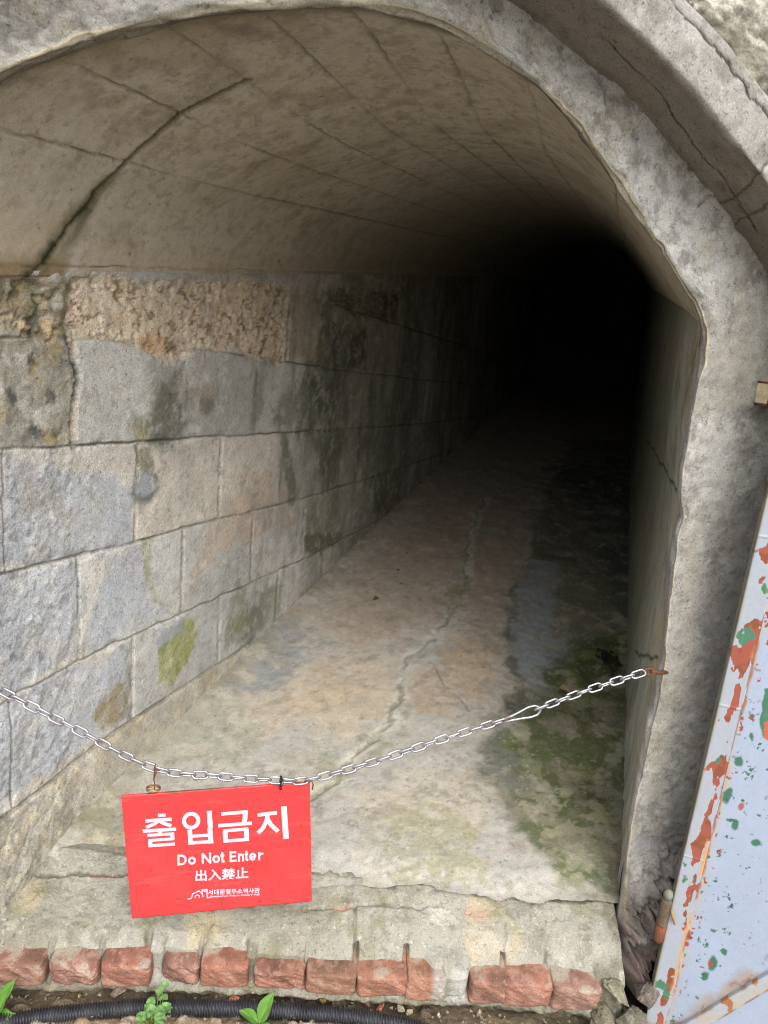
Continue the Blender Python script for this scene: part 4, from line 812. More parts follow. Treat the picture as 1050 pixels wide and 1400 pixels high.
def build_hook():
    A = Vector(CHP[-1]); B = Vector(CHP2[0]); t = (B - A).normalized(); n0 = (CN - t * CN.dot(t)).normalized(); y = n0.cross(t); L_ = (B - A).length + .010
    root = thing('spring_hook', 'pear shaped steel spring hook joining the two chains in front of the mossy floor', 'hook', loc=A)
    pr = [(-.004, .0), (-.002, .0032), (.010, .0042), (.022, .0070), (.034, .0108), (.044, .0098), (.050, .0040), (.050, -.0035), (.045, -.0095), (.036, -.0105), (.022, -.0068), (.010, -.0044), (-.002, -.0030)]
    k = L_ / .052; bm = bmesh.new()
    tube_into(bm, [t * (p[0] * k) + y * p[1] * 1.05 + n0 * .002 for p in pr][1:], .0023, 10); done(bm, 'body', MT['zinc'], root)
    bm = bmesh.new(); tube_into(bm, [t * -.006 + y * .0005, t * .012 + y * .001], .0030, 10); done(bm, 'gate', MT['rust'], root)
build_hook()
def build_eye():
    p = Vector([(0.5408,1.306,0.9344)][0]); root = thing('wall_eye', 'rusty iron eye bolt fixed in the inner edge of the right pier', 'eye bolt', loc=p)
    inn = Vector((H2[0], H2[1], 0)); q = Vector((Q2[0], Q2[1], 0)); u = Vector((0, 0, 1))
    bm = bmesh.new(); tube_into(bm, [Vector((-.008, 0, -.001)) + Vector((math.cos(a) * .011, 0, math.sin(a) * .006)) for a in np.linspace(0, 2 * math.pi, 15)[:-1]], .0026, 8, True); done(bm, 'ring', MT['rust'], root)
    bm = bmesh.new(); tube_into(bm, [(-.004, 0, .0), (.006, .002, -.001), (.014, .006, -.004), (.04, .02, -.006)], .0040, 8); done(bm, 'shank', MT['rust'], root)
build_eye()

# ------------------------------------------------------------------ sign
_ch = Vector((.9875, .1578, 0)); th = R(4.6)
SO = Vector([(-0.4221,1.152,0.671)][0]); SU = _ch * math.cos(th) + Vector((0, 0, math.sin(th))); SV = Vector((0, 0, -1)) * math.cos(th) + _ch * math.sin(th); SN = Vector((.1578, -.9875, 0))
SW, SH = .336, .260
sign = thing('warning_sign', 'red rectangular metal sign with white Korean and English Do Not Enter lettering', 'sign', loc=SO)
sm = Matrix((SU, -SV, SN)).transposed().to_4x4(); sm.translation = SO; sign.matrix_world = sm      # local x right, y up, z to the viewer
def build_panel():
    nx, ny = 150, 118; u = np.linspace(0, SW, nx)[None]; v = np.linspace(0, SH, ny)[:, None]; U = u + 0 * v; V = v + 0 * u
    pt = Paint(U, V, (214, 58, 60), 221); pt.mix(ss(fbm(U, V, 9, 4, 222), 0, .5), (206, 54, 57), .5); pt.mix(ss(fbm(U * .3, V * 2, 60, 3, 223), .35, .55), (232, 96, 96), .25)
    pt.mix((1 - ss(V + fbm(U, V, 60, 3, 224) * .004, .0005, .0035)) * ss(fbm(U, V * 0 + 2, 22, 4, 225), .0, .2), (92, 60, 44), .9)
    pt.mix(ss(fbm(U, V, 6, 6, 228, .65), .08, .45), (196, 72, 72), .35); pt.mix(ss(fbm(U, V, 120, 4, 229, .6), .34, .46), (150, 58, 54), .5)
    sc = ss(fbm(U * 1.0, V, 100, 3, 226), .55, .65); pt.mix(sc, (120, 52, 46), .6)
    P = np.stack([U, -V, .0012 + fbm(U, V, 5, 3, 227) * .0008], -1)
    # wrap the sheet round its rim
    def ring(P, d, z): 
        Q = P.copy(); Q[..., 2] = z; return Q
    Pf = np.pad(P, ((1, 1), (1, 1), (0, 0)), mode='edge'); Cf = np.pad(pt.c, ((1, 1), (1, 1), (0, 0)), mode='edge')
    for sl_ in ((0, slice(None)), (-1, slice(None)), (slice(None), 0), (slice(None), -1)): Pf[sl_][..., 2] = -.0035
    grid('panel', Pf, MT['sign'], Cf, parent=sign)
    bm = bmesh.new(); box_into(bm, (.0004, -.0004, -.0032), (SW - .0008, 0, 0), (0, -SH + .0008, 0), (0, 0, .0012)); done(bm, 'back_plate', MT['zinc'], sign, False)
build_panel()
ZL = [0]
def stroke_into(bm, pts, w, closed=False):
    P = [Vector((p[0], -p[1], 0)) for p in pts]; k = len(P); z0 = .0022; ZL[0] += 1; z1 = .0031 + .000012 * (ZL[0] % 9)
    if not closed and k == 2 or not closed:
        pass
    L_, R_ = [], []
    for i in range(k):
        a = P[(i - 1) % k] if (closed or i) else None; b = P[(i + 1) % k] if (closed or i < k - 1) else None
        d1 = (P[i] - a).normalized() if a is not None else None; d2 = (b - P[i]).normalized() if b is not None else None
        d = ((d1 or Vector()) + (d2 or Vector())); d = d.normalized(); n = Vector((-d.y, d.x, 0))
        sc = 1. if d1 is None or d2 is None else 1 / max(.35, n.dot(Vector((-d1.y, d1.x, 0))))
        L_.append(P[i] + n * w / 2 * sc); R_.append(P[i] - n * w / 2 * sc)
    V = [[bm.verts.new((q.x, q.y, z)) for q in row] for row in (L_, R_) for z in (z0, z1)]     # L0 L1 R0 R1
    for i in range(k if closed else k - 1):
        j = (i + 1) % k
        bm.faces.new((V[1][i], V[3][i], V[3][j], V[1][j])); bm.faces.new((V[0][i], V[1][i], V[1][j], V[0][j])); bm.faces.new((V[3][i], V[2][i], V[2][j], V[3][j]))
    if not closed:
        for i in (0, k - 1): bm.faces.new((V[0][i], V[2][i], V[3][i], V[1][i]) if i == 0 else (V[0][i], V[1][i], V[3][i], V[2][i]))
K = 1 / 3500 * 1.42 * 1.05
def letters(name, strokes):
    bm = bmesh.new()
    for pts, w in strokes: stroke_into(bm, pts, w * K)
    done(bm, name, MT['white'], sign, False)
def ringpts(c, rx, ry, n=28): return [(c[0] + rx * math.cos(2 * math.pi * i / n), c[1] + ry * math.sin(2 * math.pi * i / n)) for i in range(n)]
def build_hangul():
    letters('hangul_letter', [([(0.06107,0.04368),(0.07467,0.04405)], 14), ([(0.03846,0.0529),(0.08481,0.0537)], 15), ([(0.06265,0.05383),(0.05338,0.06082),(0.03904,0.06647)], 15), ([(0.0626,0.0547),(0.07103,0.0616),(0.08366,0.06716)], 15), ([(0.03267,0.07374),(0.09139,0.07492)], 15), ([(0.06249,0.07438),(0.06224,0.08447)], 17),
            ([(0.04015,0.08323),(0.08751,0.08425)], 13), ([(0.08383,0.08345),(0.08381,0.09672)], 17), ([(0.0409,0.09431),(0.08653,0.09477)], 13), ([(0.04423,0.09419),(0.04421,0.1061)], 17), ([(0.04092,0.1054),(0.08739,0.106)], 14)])
    bm = bmesh.new()
    c = [(0.119,0.05992)][0]; r1 = [(0.1343,0.06046)][0]; r2 = [(0.1181,0.07745)][0]
    stroke_into(bm, ringpts(c, abs(r1[0] - c[0]) * .83, abs(r2[1] - c[1]) * .83), 17 * K, True)
    for pts, w in [([(0.152,0.04278),(0.1526,0.07806)], 21), ([(0.1154,0.07852),(0.1157,0.1101)], 19), ([(0.1514,0.07927),(0.1522,0.111)], 21), ([(0.1151,0.09265),(0.1531,0.0932)], 14), ([(0.1125,0.1066),(0.1562,0.1073)], 15)]: stroke_into(bm, pts, w * K)
    done(bm, 'hangul_letter', MT['white'], sign, False)
    letters('hangul_letter', [([(0.1734,0.05086),(0.2215,0.05037)], 16), ([(0.2169,0.04996),(0.2157,0.06355),(0.2134,0.07488)], 21), ([(0.1667,0.07495),(0.2279,0.07534)], 16), ([(0.1757,0.0869),(0.2206,0.0867)], 15), ([(0.1787,0.08674),(0.1788,0.1118)], 21), ([(0.2172,0.08638),(0.2171,0.1115)], 21), ([(0.1747,0.1087),(0.221,0.1092)], 15)])
    letters('hangul_letter', [([(0.2387,0.05902),(0.2744,0.05738)], 17), ([(0.2575,0.05851),(0.2544,0.07379),(0.2474,0.0879),(0.2383,0.0969)], 19), ([(0.2568,0.06956),(0.2626,0.08216),(0.2753,0.09728)], 19), ([(0.287,0.04521),(0.2897,0.1145)], 25)])
build_hangul()
def build_latin():
    # each letter on a unit cap height; placed along the sloping line of the sign
    arc = lambda cx, cy, rx, ry, a0, a1, n=12: [(cx + rx * math.cos(R(a0 + (a1 - a0) * i / n)), cy + ry * math.sin(R(a0 + (a1 - a0) * i / n))) for i in range(n + 1)]
    w = .205
    G = {'D': ([[(.11, 0), (.11, 1)], [(0.0, .90), (.42, .90)] + arc(.42, .5, .42, .40, 90, -90)[1:-1] + [(.42, .10), (0, .10)]], .97),
         'o': ([arc(.38, .37, .275, .275, 0, 360, 20)], .76), 'N': ([[(.11, 0), (.11, 1)], [(.82, 0), (.82, 1)], [(.10, .95), (.83, .05)]], .93),
         't': ([[(.22, .95), (.22, .16), (.30, .09), (.46, .10)], [(0, .66), (.44, .66)]], .46), 'E': ([[(.11, 0), (.11, 1)], [(.0, .90), (.76, .90)], [(0, .52), (.70, .52)], [(0, .10), (.78, .10)]], .78),
         'n': ([[(.11, 0), (.11, .74)], [(.13, .50), (.22, .62), (.36, .65), (.50, .60), (.54, .48), (.54, 0)]], .66),
         'e': ([arc(.37, .37, .275, .275, -45, -330, 18)[::-1] + [], [(.12, .37), (.69, .37)]], .74), 'r': ([[(.11, 0), (.11, .74)], [(.13, .44), (.22, .58), (.42, .62)]], .44)}
    G['e'] = ([arc(.37, .37, .275, .275, 0, 320, 18), [(.10, .36), (.70, .36)]], .74)
    spots = [('D', 326, 371), ('o', 376, 413), ('N', 440, 486), ('o', 491, 527), ('t', 529, 549), ('E', 573, 607), ('n', 613, 643), ('t', 645, 663), ('e', 667, 701), ('r', 708, 738)]
    O = Vector((*[(0.08964,0.1524)][0], 0)); E_ = Vector((*[(0.2473,0.1563)][0], 0)); T_ = Vector((*[(0.09018,0.1295)][0], 0))
    for ch, xa, xb in spots:
        st, adv = G[ch]; bm = bmesh.new(); kx = (xb - xa) / adv / 412.
        for s in st:
            pts = []
            for (gx, gy) in s:
                p = O + (E_ - O) * ((xa - 326) / 412. + gx * kx) + (T_ - O) * gy; pts.append((p.x, p.y))
            stroke_into(bm, pts, w * (T_ - O).length * .82)
        done(bm, 'latin_letter', MT['white'], sign, False)
build_latin()
def text_part(name, body, p0, p1, height, offs):
    cu = bpy.data.curves.new(name, 'FONT'); cu.body = body; cu.size = 1; cu.extrude = 0; cu.offset = 0; cu.resolution_u = 3
    o = bpy.data.objects.new(name, cu); COL.objects.link(o); bpy.context.view_layer.update()
    d0 = max(v.co.x for v in bpy.data.meshes.new_from_object(o).vertices)
    cu.offset = offs; cu.extrude = .0004 / max(1e-6, height); bpy.context.view_layer.update()
    me = bpy.data.meshes.new_from_object(o); bpy.data.objects.remove(o)
    co = np.array([v.co for v in me.vertices]); mn, mx = co.min(0), co.max(0)
    a = Vector((p0[0], -p0[1], 0)); b = Vector((p1[0], -p1[1], 0)); ux = (b - a) / (mx[0] - mn[0]); n_ = Vector((-(b - a).y, (b - a).x, 0)).normalized(); uy = n_ * height / (mx[1] - mn[1])
    for v, c in zip(me.vertices, co):
        p = a + ux * float(c[0] - mn[0]) + uy * float(c[1] - mn[1]); v.co = (p.x, p.y, .0024 + (.0008 if c[2] > 0 else 0))
    me.name = name; me.materials.clear(); return link(name, me, MT['white'], sign)
text_part('hanja_line', '\u51fa\u5165\u7981\u6b62', *[(0.1199,0.1902),(0.2173,0.1938)], 58 * K, .022)
text_part('museum_name', '\uc11c\ub300\ubb38\ud615\ubb34\uc18c\uc5ed\uc0ac\uad00', *[(0.1413,0.2222),(0.2373,0.2286)], 27 * K, .02)
text_part('museum_name', 'Seodaemun Prison History Hall', *[(0.1452,0.2296),(0.2367,0.2347)], 12 * K, .012)
letters('emblem', [([(0.1038,0.2273),(0.1107,0.2266),(0.1135,0.2172),(0.1253,0.2116),(0.1315,0.2183),(0.1319,0.2258)], 4.5), ([(0.1176,0.227),(0.1179,0.2223),(0.1218,0.22),(0.1255,0.2227),(0.1253,0.2273)], 4), ([(0.1309,0.2154),(0.1311,0.2104),(0.14,0.2104),(0.1399,0.2285),(0.1453,0.2287)], 5), ([(0.1336,0.2139),(0.1375,0.2138)], 4)])

# ---- what ties the sign to the chain
def build_hanger():
    p = Vector([(-0.3685,1.161,0.6796)][0]); root = thing('sign_ring', 'tarnished brass ring and rusty wire tying the sign corner to the chain', 'ring', loc=p)
    bm = bmesh.new(); q = Vector((.1578, -.9875, 0)); e = Vector((.9875, .1578, 0))
    for dz in (0, .003): tube_into(bm, [e * math.cos(a) * .0118 + q * (math.sin(a) * .0085 - .004) + Vector((0, 0, dz + .002)) for a in np.linspace(0, 2 * math.pi, 25)[:-1]], .0014, 8, True)
    done(bm, 'ring', MT['brass'], root)
    bm = bmesh.new(); top = Vector([(-0.3656,1.161,0.7268)][0]) - p
    tube_into(bm, [Vector((.003, -.002, .002)), Vector((.005, -.006, .018)), top * .6 + q * .004, top + q * .006 + Vector((0, 0, -.004)), top + q * .004 + Vector((0, 0, .006)), top - q * .005 + Vector((0, 0, .005)), top - q * .004 + Vector((.003, 0, -.006)), top * .55 + q * .002], .0011, 6)
    tube_into(bm, [top + q * .006 + Vector((0, 0, .004)), top + q * .005 + e * .009 + Vector((0, 0, -.002))], .0011, 6)
    done(bm, 'wire', MT['rust'], root)
build_hanger()
def build_tie():
    p = Vector([(-0.1442,1.197,0.7012)][0]); q = Vector((.1578, -.9875, 0)); e = Vector((.9875, .1578, 0)); root = thing('cable_tie', 'black plastic cable tie binding the sign top to the chain links', 'cable tie', loc=p)
    bm = bmesh.new(); tube_into(bm, [e * .001 * math.sin(3 * a) + q * (math.cos(a) * .0075) + Vector((0, 0, math.sin(a) * .0095 - .002)) for a in np.linspace(0, 2 * math.pi, 15)[:-1]], .0016, 6, True); done(bm, 'strap', MT['black'], root)
    bm = bmesh.new(); box_into(bm, q * .007 + e * -.003 + Vector((0, 0, .003)), e * .006, q * .005, (0, 0, .006), .001); box_into(bm, q * .0075 + e * -.002 + Vector((0, 0, -.013)), e * .0045, q * .004, (0, 0, .006), .001); done(bm, 'clasp', MT['black'], root)
    p = Vector([(-0.08839,1.206,0.6995)][0]); bm = bmesh.new(); tube_into(bm, [p + e * -.006 + q * .004 + Vector((0, 0, .002)), p + q * .006 + Vector((0, 0, .004)), p + q * .006 + e * .003 + Vector((0, 0, -.004)), p + q * .005 + e * .002 + Vector((0, 0, -.014))], .0013, 6)
    tag(done(bm, 'wire_hook', MT['rust']), 'short bent rusty wire hooking the top right sign corner to the chain', 'wire')
build_tie()

# ------------------------------------------------------------------ steel door, swung open
DPH = R(20); DO = np.array([.618, 1.2, 0]); DA = np.array([math.cos(DPH), -math.sin(DPH), 0]); DN = np.array([-math.sin(DPH), -math.cos(DPH), 0])
door = thing('steel_door', 'pale blue painted steel door leaf with flaking red and green paint and rust, swung open at the right', 'door', loc=tuple(DO))
LEAN = .018
def D3(a, z, o):
    a = a + LEAN * (z - .6); return np.stack([DA[0] * a + DN[0] * o, DA[1] * a + DN[1] * o, z + 0 * a], -1)
def door_axis(n0, lo, hi, n1, far): return np.r_[np.linspace(lo, hi, n0), np.linspace(hi, far, n1)[1:]]
def flakes(pt, A, Z, m, thr_, c1, c2, seed):
    f = fbm(A, Z * .8, 82, 5, seed, .62) ; k = ss(f + m - 1, thr_, thr_ + .03)
    pt.mix(k, c1); k2 = ss(fbm(A, Z, 26, 3, seed + 1), .05, .12) * k; pt.mix(k2, c2); return k
def build_door():
    a = door_axis(300, .030, .36, 60, .86)[None]; z = door_axis(760, .20, 1.34, 60, 1.62)[:, None]
    a = a[:, ]; A = a + 0 * z; Z = z + 0 * a
    pt = Paint(A, Z, (148, 159, 178), 241); ro = np.full(A.shape, .42)
    pt.mix(ss(fbm(A, Z, 4, 4, 242), .0, .5), (140, 151, 170), .6); pt.mix(ss(fbm(A * .5, Z * 3, 30, 3, 243), .3, .5), (152, 161, 177), .4)
    e = A - .034
    pt.mix((1 - ss(e + fbm(A, Z, 12, 4, 244) * .012, .0, .016)) * (.45 + .55 * ss(fbm(A * 0 + 1, Z, 5, 4, 245), -.2, .3)), (166, 148, 112), .75)
    rl = (1 - ss(e + fbm(A, Z, 40, 3, 246) * .004, .001, .006)) * ss(fbm(A * 0, Z, 9, 4, 247), -.1, .15); pt.mix(rl, (138, 88, 42), .85)
    zone = np.exp(-((A - .075) / .045) ** 2)
    D = 0 * A
    k = flakes(pt, A, Z, .48 + .22 * zone, .10, (58, 98, 78), (50, 88, 70), 248); D -= k * .0006; ro = np.where(k > .5, .7, ro)
    k2 = flakes(pt, A, Z, .41 + .34 * np.exp(-((A - .045) / .018) ** 2), .12, (138, 72, 58), (128, 64, 50), 252); D -= k2 * .0007
    pts_g = [(0.05825,0.97),(0.07345,0.9809),(0.09209,0.8813),(0.07983,0.8847),(0.06255,0.9152)]; g = pt.poly(pts_g, (52, 100, 76), .002, .012, .95); pt.mix(g * ss(fbm(A, Z, 40, 3, 256), .1, .2), (180, 88, 66), .9)
    for c, rx, rz in (([(0.05156,0.833)][0], .008, .009), ([(0.07042,0.7085)][0], .006, .011), ([(0.1095,0.686)][0], .008, .008), ([(0.04228,0.7637)][0], .007, .014), ([(0.08439,0.4121)][0], .008, .014), ([(0.07944,0.3814)][0], .007, .012), ([(0.09745,0.4394)][0], .005, .007), ([(0.05984,0.8789)][0], .004, .007)):
        m = pt.ell(c, rx, rz, (50, 98, 74), .25, .014, .95); D -= m * .0005
    pt.ell([(0.082,0.4111)][0], .004, .006, (146, 66, 48), .3, .006, .95); pt.ell([(0.03393,0.4568)][0], .006, .011, (146, 64, 48), .25, .010, .95); pt.ell([(0.03344,0.4367)][0], .006, .006, (146, 64, 48), .25, .010, .95); pt.ell([(0.07174,0.7481)][0], .005, .006, (150, 70, 62), .3, .01, .9)
    rb = np.abs((Z - .263) - (A - .066) * 1.72) / 2.0                      # rust bleeding from the brace welds
    pt.mix((1 - ss(rb + fbm(A, Z, 14, 4, 258) * .02, .004, .034)) * ss(fbm(A, Z, 14, 5, 259, .62), -.2, .3), (146, 122, 92), .65)
    pt.mix((1 - ss(rb + fbm(A, Z, 24, 4, 260) * .014, .003, .014)) * ss(fbm(A, Z, 22, 5, 265, .62), -.2, .2), (104, 72, 46), .8)
    pt.mix(ss(fbm(A, Z, 90, 2, 261), .76, .82), (96, 92, 96), .6)
    D = D + fbm(A, Z, 4, 3, 262) * .0015
    P = D3(A, Z, D); grid('door_panel', P, MT['paint'], pt.c, ro, parent=door)
    # angle iron down the hinge side
    a = np.r_[[-.0035, -.0035, -.0035, -.0032], np.linspace(-.002, .033, 60), [.0345, .0350, .0350]][None]; o = np.r_[[-.032, -.018, -.004, .0032], np.full(60, .005), [.0042, .002, -.003]][None]
    z = door_axis(900, .10, 1.34, 40, 1.62)[:, None]; A = a + 0 * z; O = o + 0 * z; Z = z + 0 * a
    pt = Paint(A - O * .6, Z, (150, 156, 166), 271); ro = np.full(A.shape, .45)
    k1 = 1 - ss(np.abs(A + fbm(A, Z, 30, 4, 272) * .006 - .021), .003, .012)
    f = fbm(A, Z * .55, 38, 4, 273, .55) + .55 * fbm(A * 0, Z, 9, 3, 274)
    m = ss(f + k1 * .45, .40, .43); pt.mix(m, (140, 74, 58)); pt.mix(m * ss(fbm(A, Z, 60, 4, 275), .12, .25), (120, 66, 40), .9); O = O - m * .0006
    g = ss(fbm(A, Z * .6, 30, 4, 276) + .5 * fbm(A * 0, Z, 6, 3, 277), .52, .55); pt.mix(g, (64, 110, 84)); ro = np.where((m + g) > .5, .75, ro)
    pt.mix((1 - ss(.0335 - A, .002, .008)) * ss(fbm(A, Z, 16, 4, 278), -.25, .15), (186, 140, 70), .8); pt.mix((1 - ss(.0345 - A, .0005, .003)) * ss(fbm(A, Z, 26, 3, 279), -.2, .2), (118, 70, 36), .9)
    pt.mix((1 - ss(A, -.002, .003)) * ss(fbm(A, Z, 14, 4, 280), -.2, .3), (140, 136, 112), .7)
    sd_ = (O < .003) & (A < 0); pt.mix(sd_ * 1., (128, 126, 106), .9); pt.mix(sd_ * ss(fbm(O * 2, Z, 18, 4, 281), -.05, .25), (92, 60, 42), .85)
    lowr = 1 - ss(Z, .20, .34); pt.mix(lowr * ss(fbm(A, Z, 14, 4, 282), -.1, .3), (168, 104, 48), .8)
    O = O + ((Z % .31) < .004) * .0008
    P = D3(A, Z, O); grid('edge_angle', P, MT['paint'], pt.c, ro, parent=door)
    # diagonal brace
    n, k = 700, 40; t = np.linspace(-.02, 1.3, n)[:, None]; w = np.linspace(0, 1, k)[None]
    prof_o = np.interp(w, [0, .04, .1, .45, .52, .92, .97, 1], [-.001, .006, .007, .0075, .008, .010, .009, .0]); prof_w = np.interp(w, [0, .04, .1, .92, .97, 1], [-.014, -.014, -.013, .012, .013, .013])
    dx, dz = .55, .835
    A = .072 + t * dx - prof_w * dz; Z = .255 + t * dz + prof_w * dx; O = prof_o + 0 * t; Tt = t + 0 * w; Ww = prof_w + 0 * t
    pt = Paint(Tt, Ww, (156, 160, 166), 291); pt.mix(ss(fbm(Tt, Ww, 14, 5, 292, .62), .12, .4), (166, 150, 120), .5); ed = ss(np.abs(Ww), .008, .013)
    pt.mix(ed * ss(fbm(Tt, Ww, 18, 4, 293), -.05, .3), (122, 78, 46), .85); pt.mix(ss(fbm(Tt, Ww, 30, 4, 294), .25, .33), (150, 92, 46), .9)
    grid('diagonal_brace', D3(A, Z, O), MT['paint'], pt.c, np.full(A.shape, .5), parent=door)
    # hinge barrel
    p = np.array([-.022, .0]); bm = bmesh.new()
    base = D3(np.array([-.012]), np.array([.455]), np.array([.006]))[0]
    def hp(z): return D3(np.array([-.013]), np.array([z]), np.array([.004]))[0]
    tube_into(bm, [hp(.425), hp(.43), hp(.463)], [.0070, .0102, .0106], 14); hb = done(bm, 'hinge', MT['rustor'], door)
    bm = bmesh.new(); tube_into(bm, [hp(.4645), hp(.466), hp(.517), hp(.522)], [.0106, .0106, .0102, .008], 14); done(bm, 'knuckle', mat('grey_rust', color=(92, 78, 64), grain=.35, mid=.3, rough=.8), hb)
    bm = bmesh.new(); tube_into(bm, [hp(.522), hp(.531), hp(.538), hp(.541)], [.0080, .0092, .0076, .003], 14); done(bm, 'pin_cap', mat('dull_grey_paint', color=(112, 110, 102), grain=.3, mid=.3), hb)
    bm = bmesh.new(); tube_into(bm, [D3(np.array([aa]), np.array([zz]), np.array([.012]))[0] for aa, zz in ((-.003, .507), (.003, .492), (.008, .478))], [.002, .003, .0015], 8); done(bm, 'weld_chip', mat('cream_paint', color=(150, 122, 84), grain=.2), hb)
build_door()
def build_bracket():
    x, z = [(0.651,1.471)][0]; root = thing('hinge_bracket', 'cream painted steel bracket with rusty edges sticking out of the pier at the right edge', 'bracket')
    o = F3(np.array(x - .010), np.array(z - .018)); bm = bmesh.new(); fn = Vector((FN[0], FN[1], 0)); e = Vector((1, FK, 0)).normalized()
    box_into(bm, Vector(o) - fn * .02, e * .12, fn * .055, (0, 0, .038), .002); 
    me = done(bm, 'plate', mat('cream_bracket_paint', color=(206, 190, 158), grain=.2, mid=.3), root, False)
    c0 = Vector(o) + fn * .035; U3 = Vector((0, 0, .038))
    for a_, b_ in ((Vector(o), c0), (c0, c0 + U3), (c0 + U3, Vector(o) + U3)):
        bm = bmesh.new(); tube_into(bm, [a_, b_], .0020, 6); done(bm, 'rusted_edge', MT['rust'], root)
build_bracket()

# ------------------------------------------------------------------ plants
def leaf_grid(L_, W_, lobes=0, curl=.25, fold=.25, n=22, m=9, tip=1.0, seed=0):
    t = np.linspace(0, 1, n)[:, None]; w = np.linspace(-1, 1, m)[None]
    prof = np.sin(np.pi * np.clip(t, 0, 1) ** tip) ** .75 + .06 * (1 - t)
    if lobes: prof = prof * (.72 + .38 * np.abs(np.sin(t * math.pi * lobes + .4)))
    x = t * L_ + 0 * w + (-.10 * L_ * np.abs(w) if lobes else 0); y = w * W_ / 2 * prof; z = curl * L_ * (t - t * t * 1.25) + fold * np.abs(y) - .1 * W_ * np.sin(w * 6 + t * 9) * .2
    return np.stack([x, y, z + 0 * y], -1)
def leaf_col(P, base, vein):
    n, m = P.shape[:2]; c = np.zeros((n, m, 3)) + lin(base); t = np.linspace(0, 1, n)[:, None]; w = np.linspace(-1, 1, m)[None]
    v = np.exp(-(w / .12) ** 2) + .5 * np.exp(-((((t * 7 - np.abs(w) * 1.6) % 1) - .5) / .12) ** 2); v = np.clip(v, 0, 1)[..., None] * .5
    return c * (1 - v) + lin(vein) * v
def put_leaf(root, loc, rz, ry, rx, *a, base=(84, 128, 48), vein=(124, 156, 80), name='leaf', **k):
    P = leaf_grid(*a, **k); o = grid(name, P, MT['leaf'], leaf_col(P, base, vein), parent=root); o.location = loc; o.rotation_euler = (R(rx), R(ry), R(rz)); return o
def stem(root, a, b, r=.0012, col=(116, 150, 70)):
    bm = bmesh.new(); a, b = Vector(a), Vector(b); tube_into(bm, [a, (a + b) / 2 + Vector((.002, 0, .002)), b], r, 6); o = done(bm, 'stem', None, root); attrs(o.data, np.zeros((len(o.data.vertices), 3)) + lin(col)); o.data.materials.append(MT['leaf'])
gp = lambda p: Vector((p[0], p[1], .2))
P0 = gp([(-0.6402,1.105)][0]); w1 = thing('leafy_weed', 'bright green lobed leafy weed at the left edge beside the conduit', 'plant', loc=P0)
stem(w1, (0, 0, 0), (.012, .012, .045)); put_leaf(w1, (.004, .006, .02), 40, -62, 0, .105, .055, lobes=3, curl=.1, n=40, m=15, tip=.8); put_leaf(w1, (-.004, -.008, .004), 10, -28, 10, .07, .04, lobes=2, curl=.15, n=30, m=13); put_leaf(w1, (-.01, .0, .01), 150, -40, 0, .06, .035, lobes=2, n=30, m=13); put_leaf(w1, (0, -.004, .008), 95, -50, 0, .06, .03, lobes=2, n=30, m=13)
w1.scale = (.72,) * 3; w3_s = .85
P1 = gp([(-0.3549,1.128)][0]); w2 = thing('clover', 'small clump of round leaved clover in front of the conduit', 'plant', loc=P1)
for i in range(26):
    a_ = rnd.uniform(0, 6.28); rr = .032 * math.sqrt(rnd.random()); hh = rnd.uniform(.016, .050) ; c = Vector((rr * math.cos(a_) * 1.1, rr * math.sin(a_) * .7, hh))
    if i == 0: c = Vector((.020, .018, .075))
    if i == 1: c = Vector((.012, .012, .062))
    stem(w2, (c.x * .3, c.y * .3, 0), tuple(c), .0006)
    for j in range(3): put_leaf(w2, tuple(c), rnd.uniform(0, 30) + 120 * j + i * 40, rnd.uniform(-30, 5), rnd.uniform(-12, 12), .0105, .0115, curl=.1, n=9, m=7, tip=.62, base=(104, 142, 84), vein=(140, 172, 110))
P2 = gp([(-0.1527,1.145)][0]); w3 = thing('seedling', 'seedling with two oval bright green leaves in front of the conduit', 'plant', loc=P2)
stem(w3, (0, 0, 0), (.004, .0, .016)); put_leaf(w3, (.004, 0, .012), 50, -58, 0, .056, .030, curl=.12, n=24, m=11, tip=.8); put_leaf(w3, (.002, -.002, .012), 168, -22, 6, .044, .026, curl=.12, n=24, m=11, tip=.9); put_leaf(w3, (.004, -.004, .010), -30, -10, 0, .03, .018, curl=.1)
P3 = gp([(0.5203,1.215)][0]); w4 = thing('seedling', 'tiny green seedling leaf at the foot of the right pier', 'plant', loc=P3); stem(w4, (0, 0, 0), (0, .002, .012)); put_leaf(w4, (-.012, .002, .012), 0, -8, 0, .026, .017, curl=.1)

# ------------------------------------------------------------------ litter
def floor_pt(s, q): return Vector((s * H2[0] + q * Q2[0], s * H2[1] + q * Q2[1], FZ + SLP * s + .004))
LFS = list(zip([(2.57,-0.7727),(2.883,-0.7652),(2.763,-0.7092),(3.099,-0.7896),(3.191,-0.5384)], ('curled reddish brown dead leaf, largest on the dry left floor', 'small dead leaf fleck between the two others on the dry floor', 'tiny brown leaf scrap nearest the largest dead leaf', 'farthest small dead leaf on the dry tunnel floor', 'small dark leaf scrap beside the floor crack'), (1.0, .7, .5, .6, .5)))
for i, (p, lab, sc_) in enumerate(LFS):
    P = leaf_grid(.034 * sc_, .020 * sc_, curl=.5, fold=.5, n=12, m=7); o = grid('dead_leaf', P, MT['dead']); o.location = floor_pt(*p); o.rotation_euler = (R(10), R(-5), R(40 + 73 * i)); tag(o, lab, 'leaf', 'dead leaves on the tunnel floor')
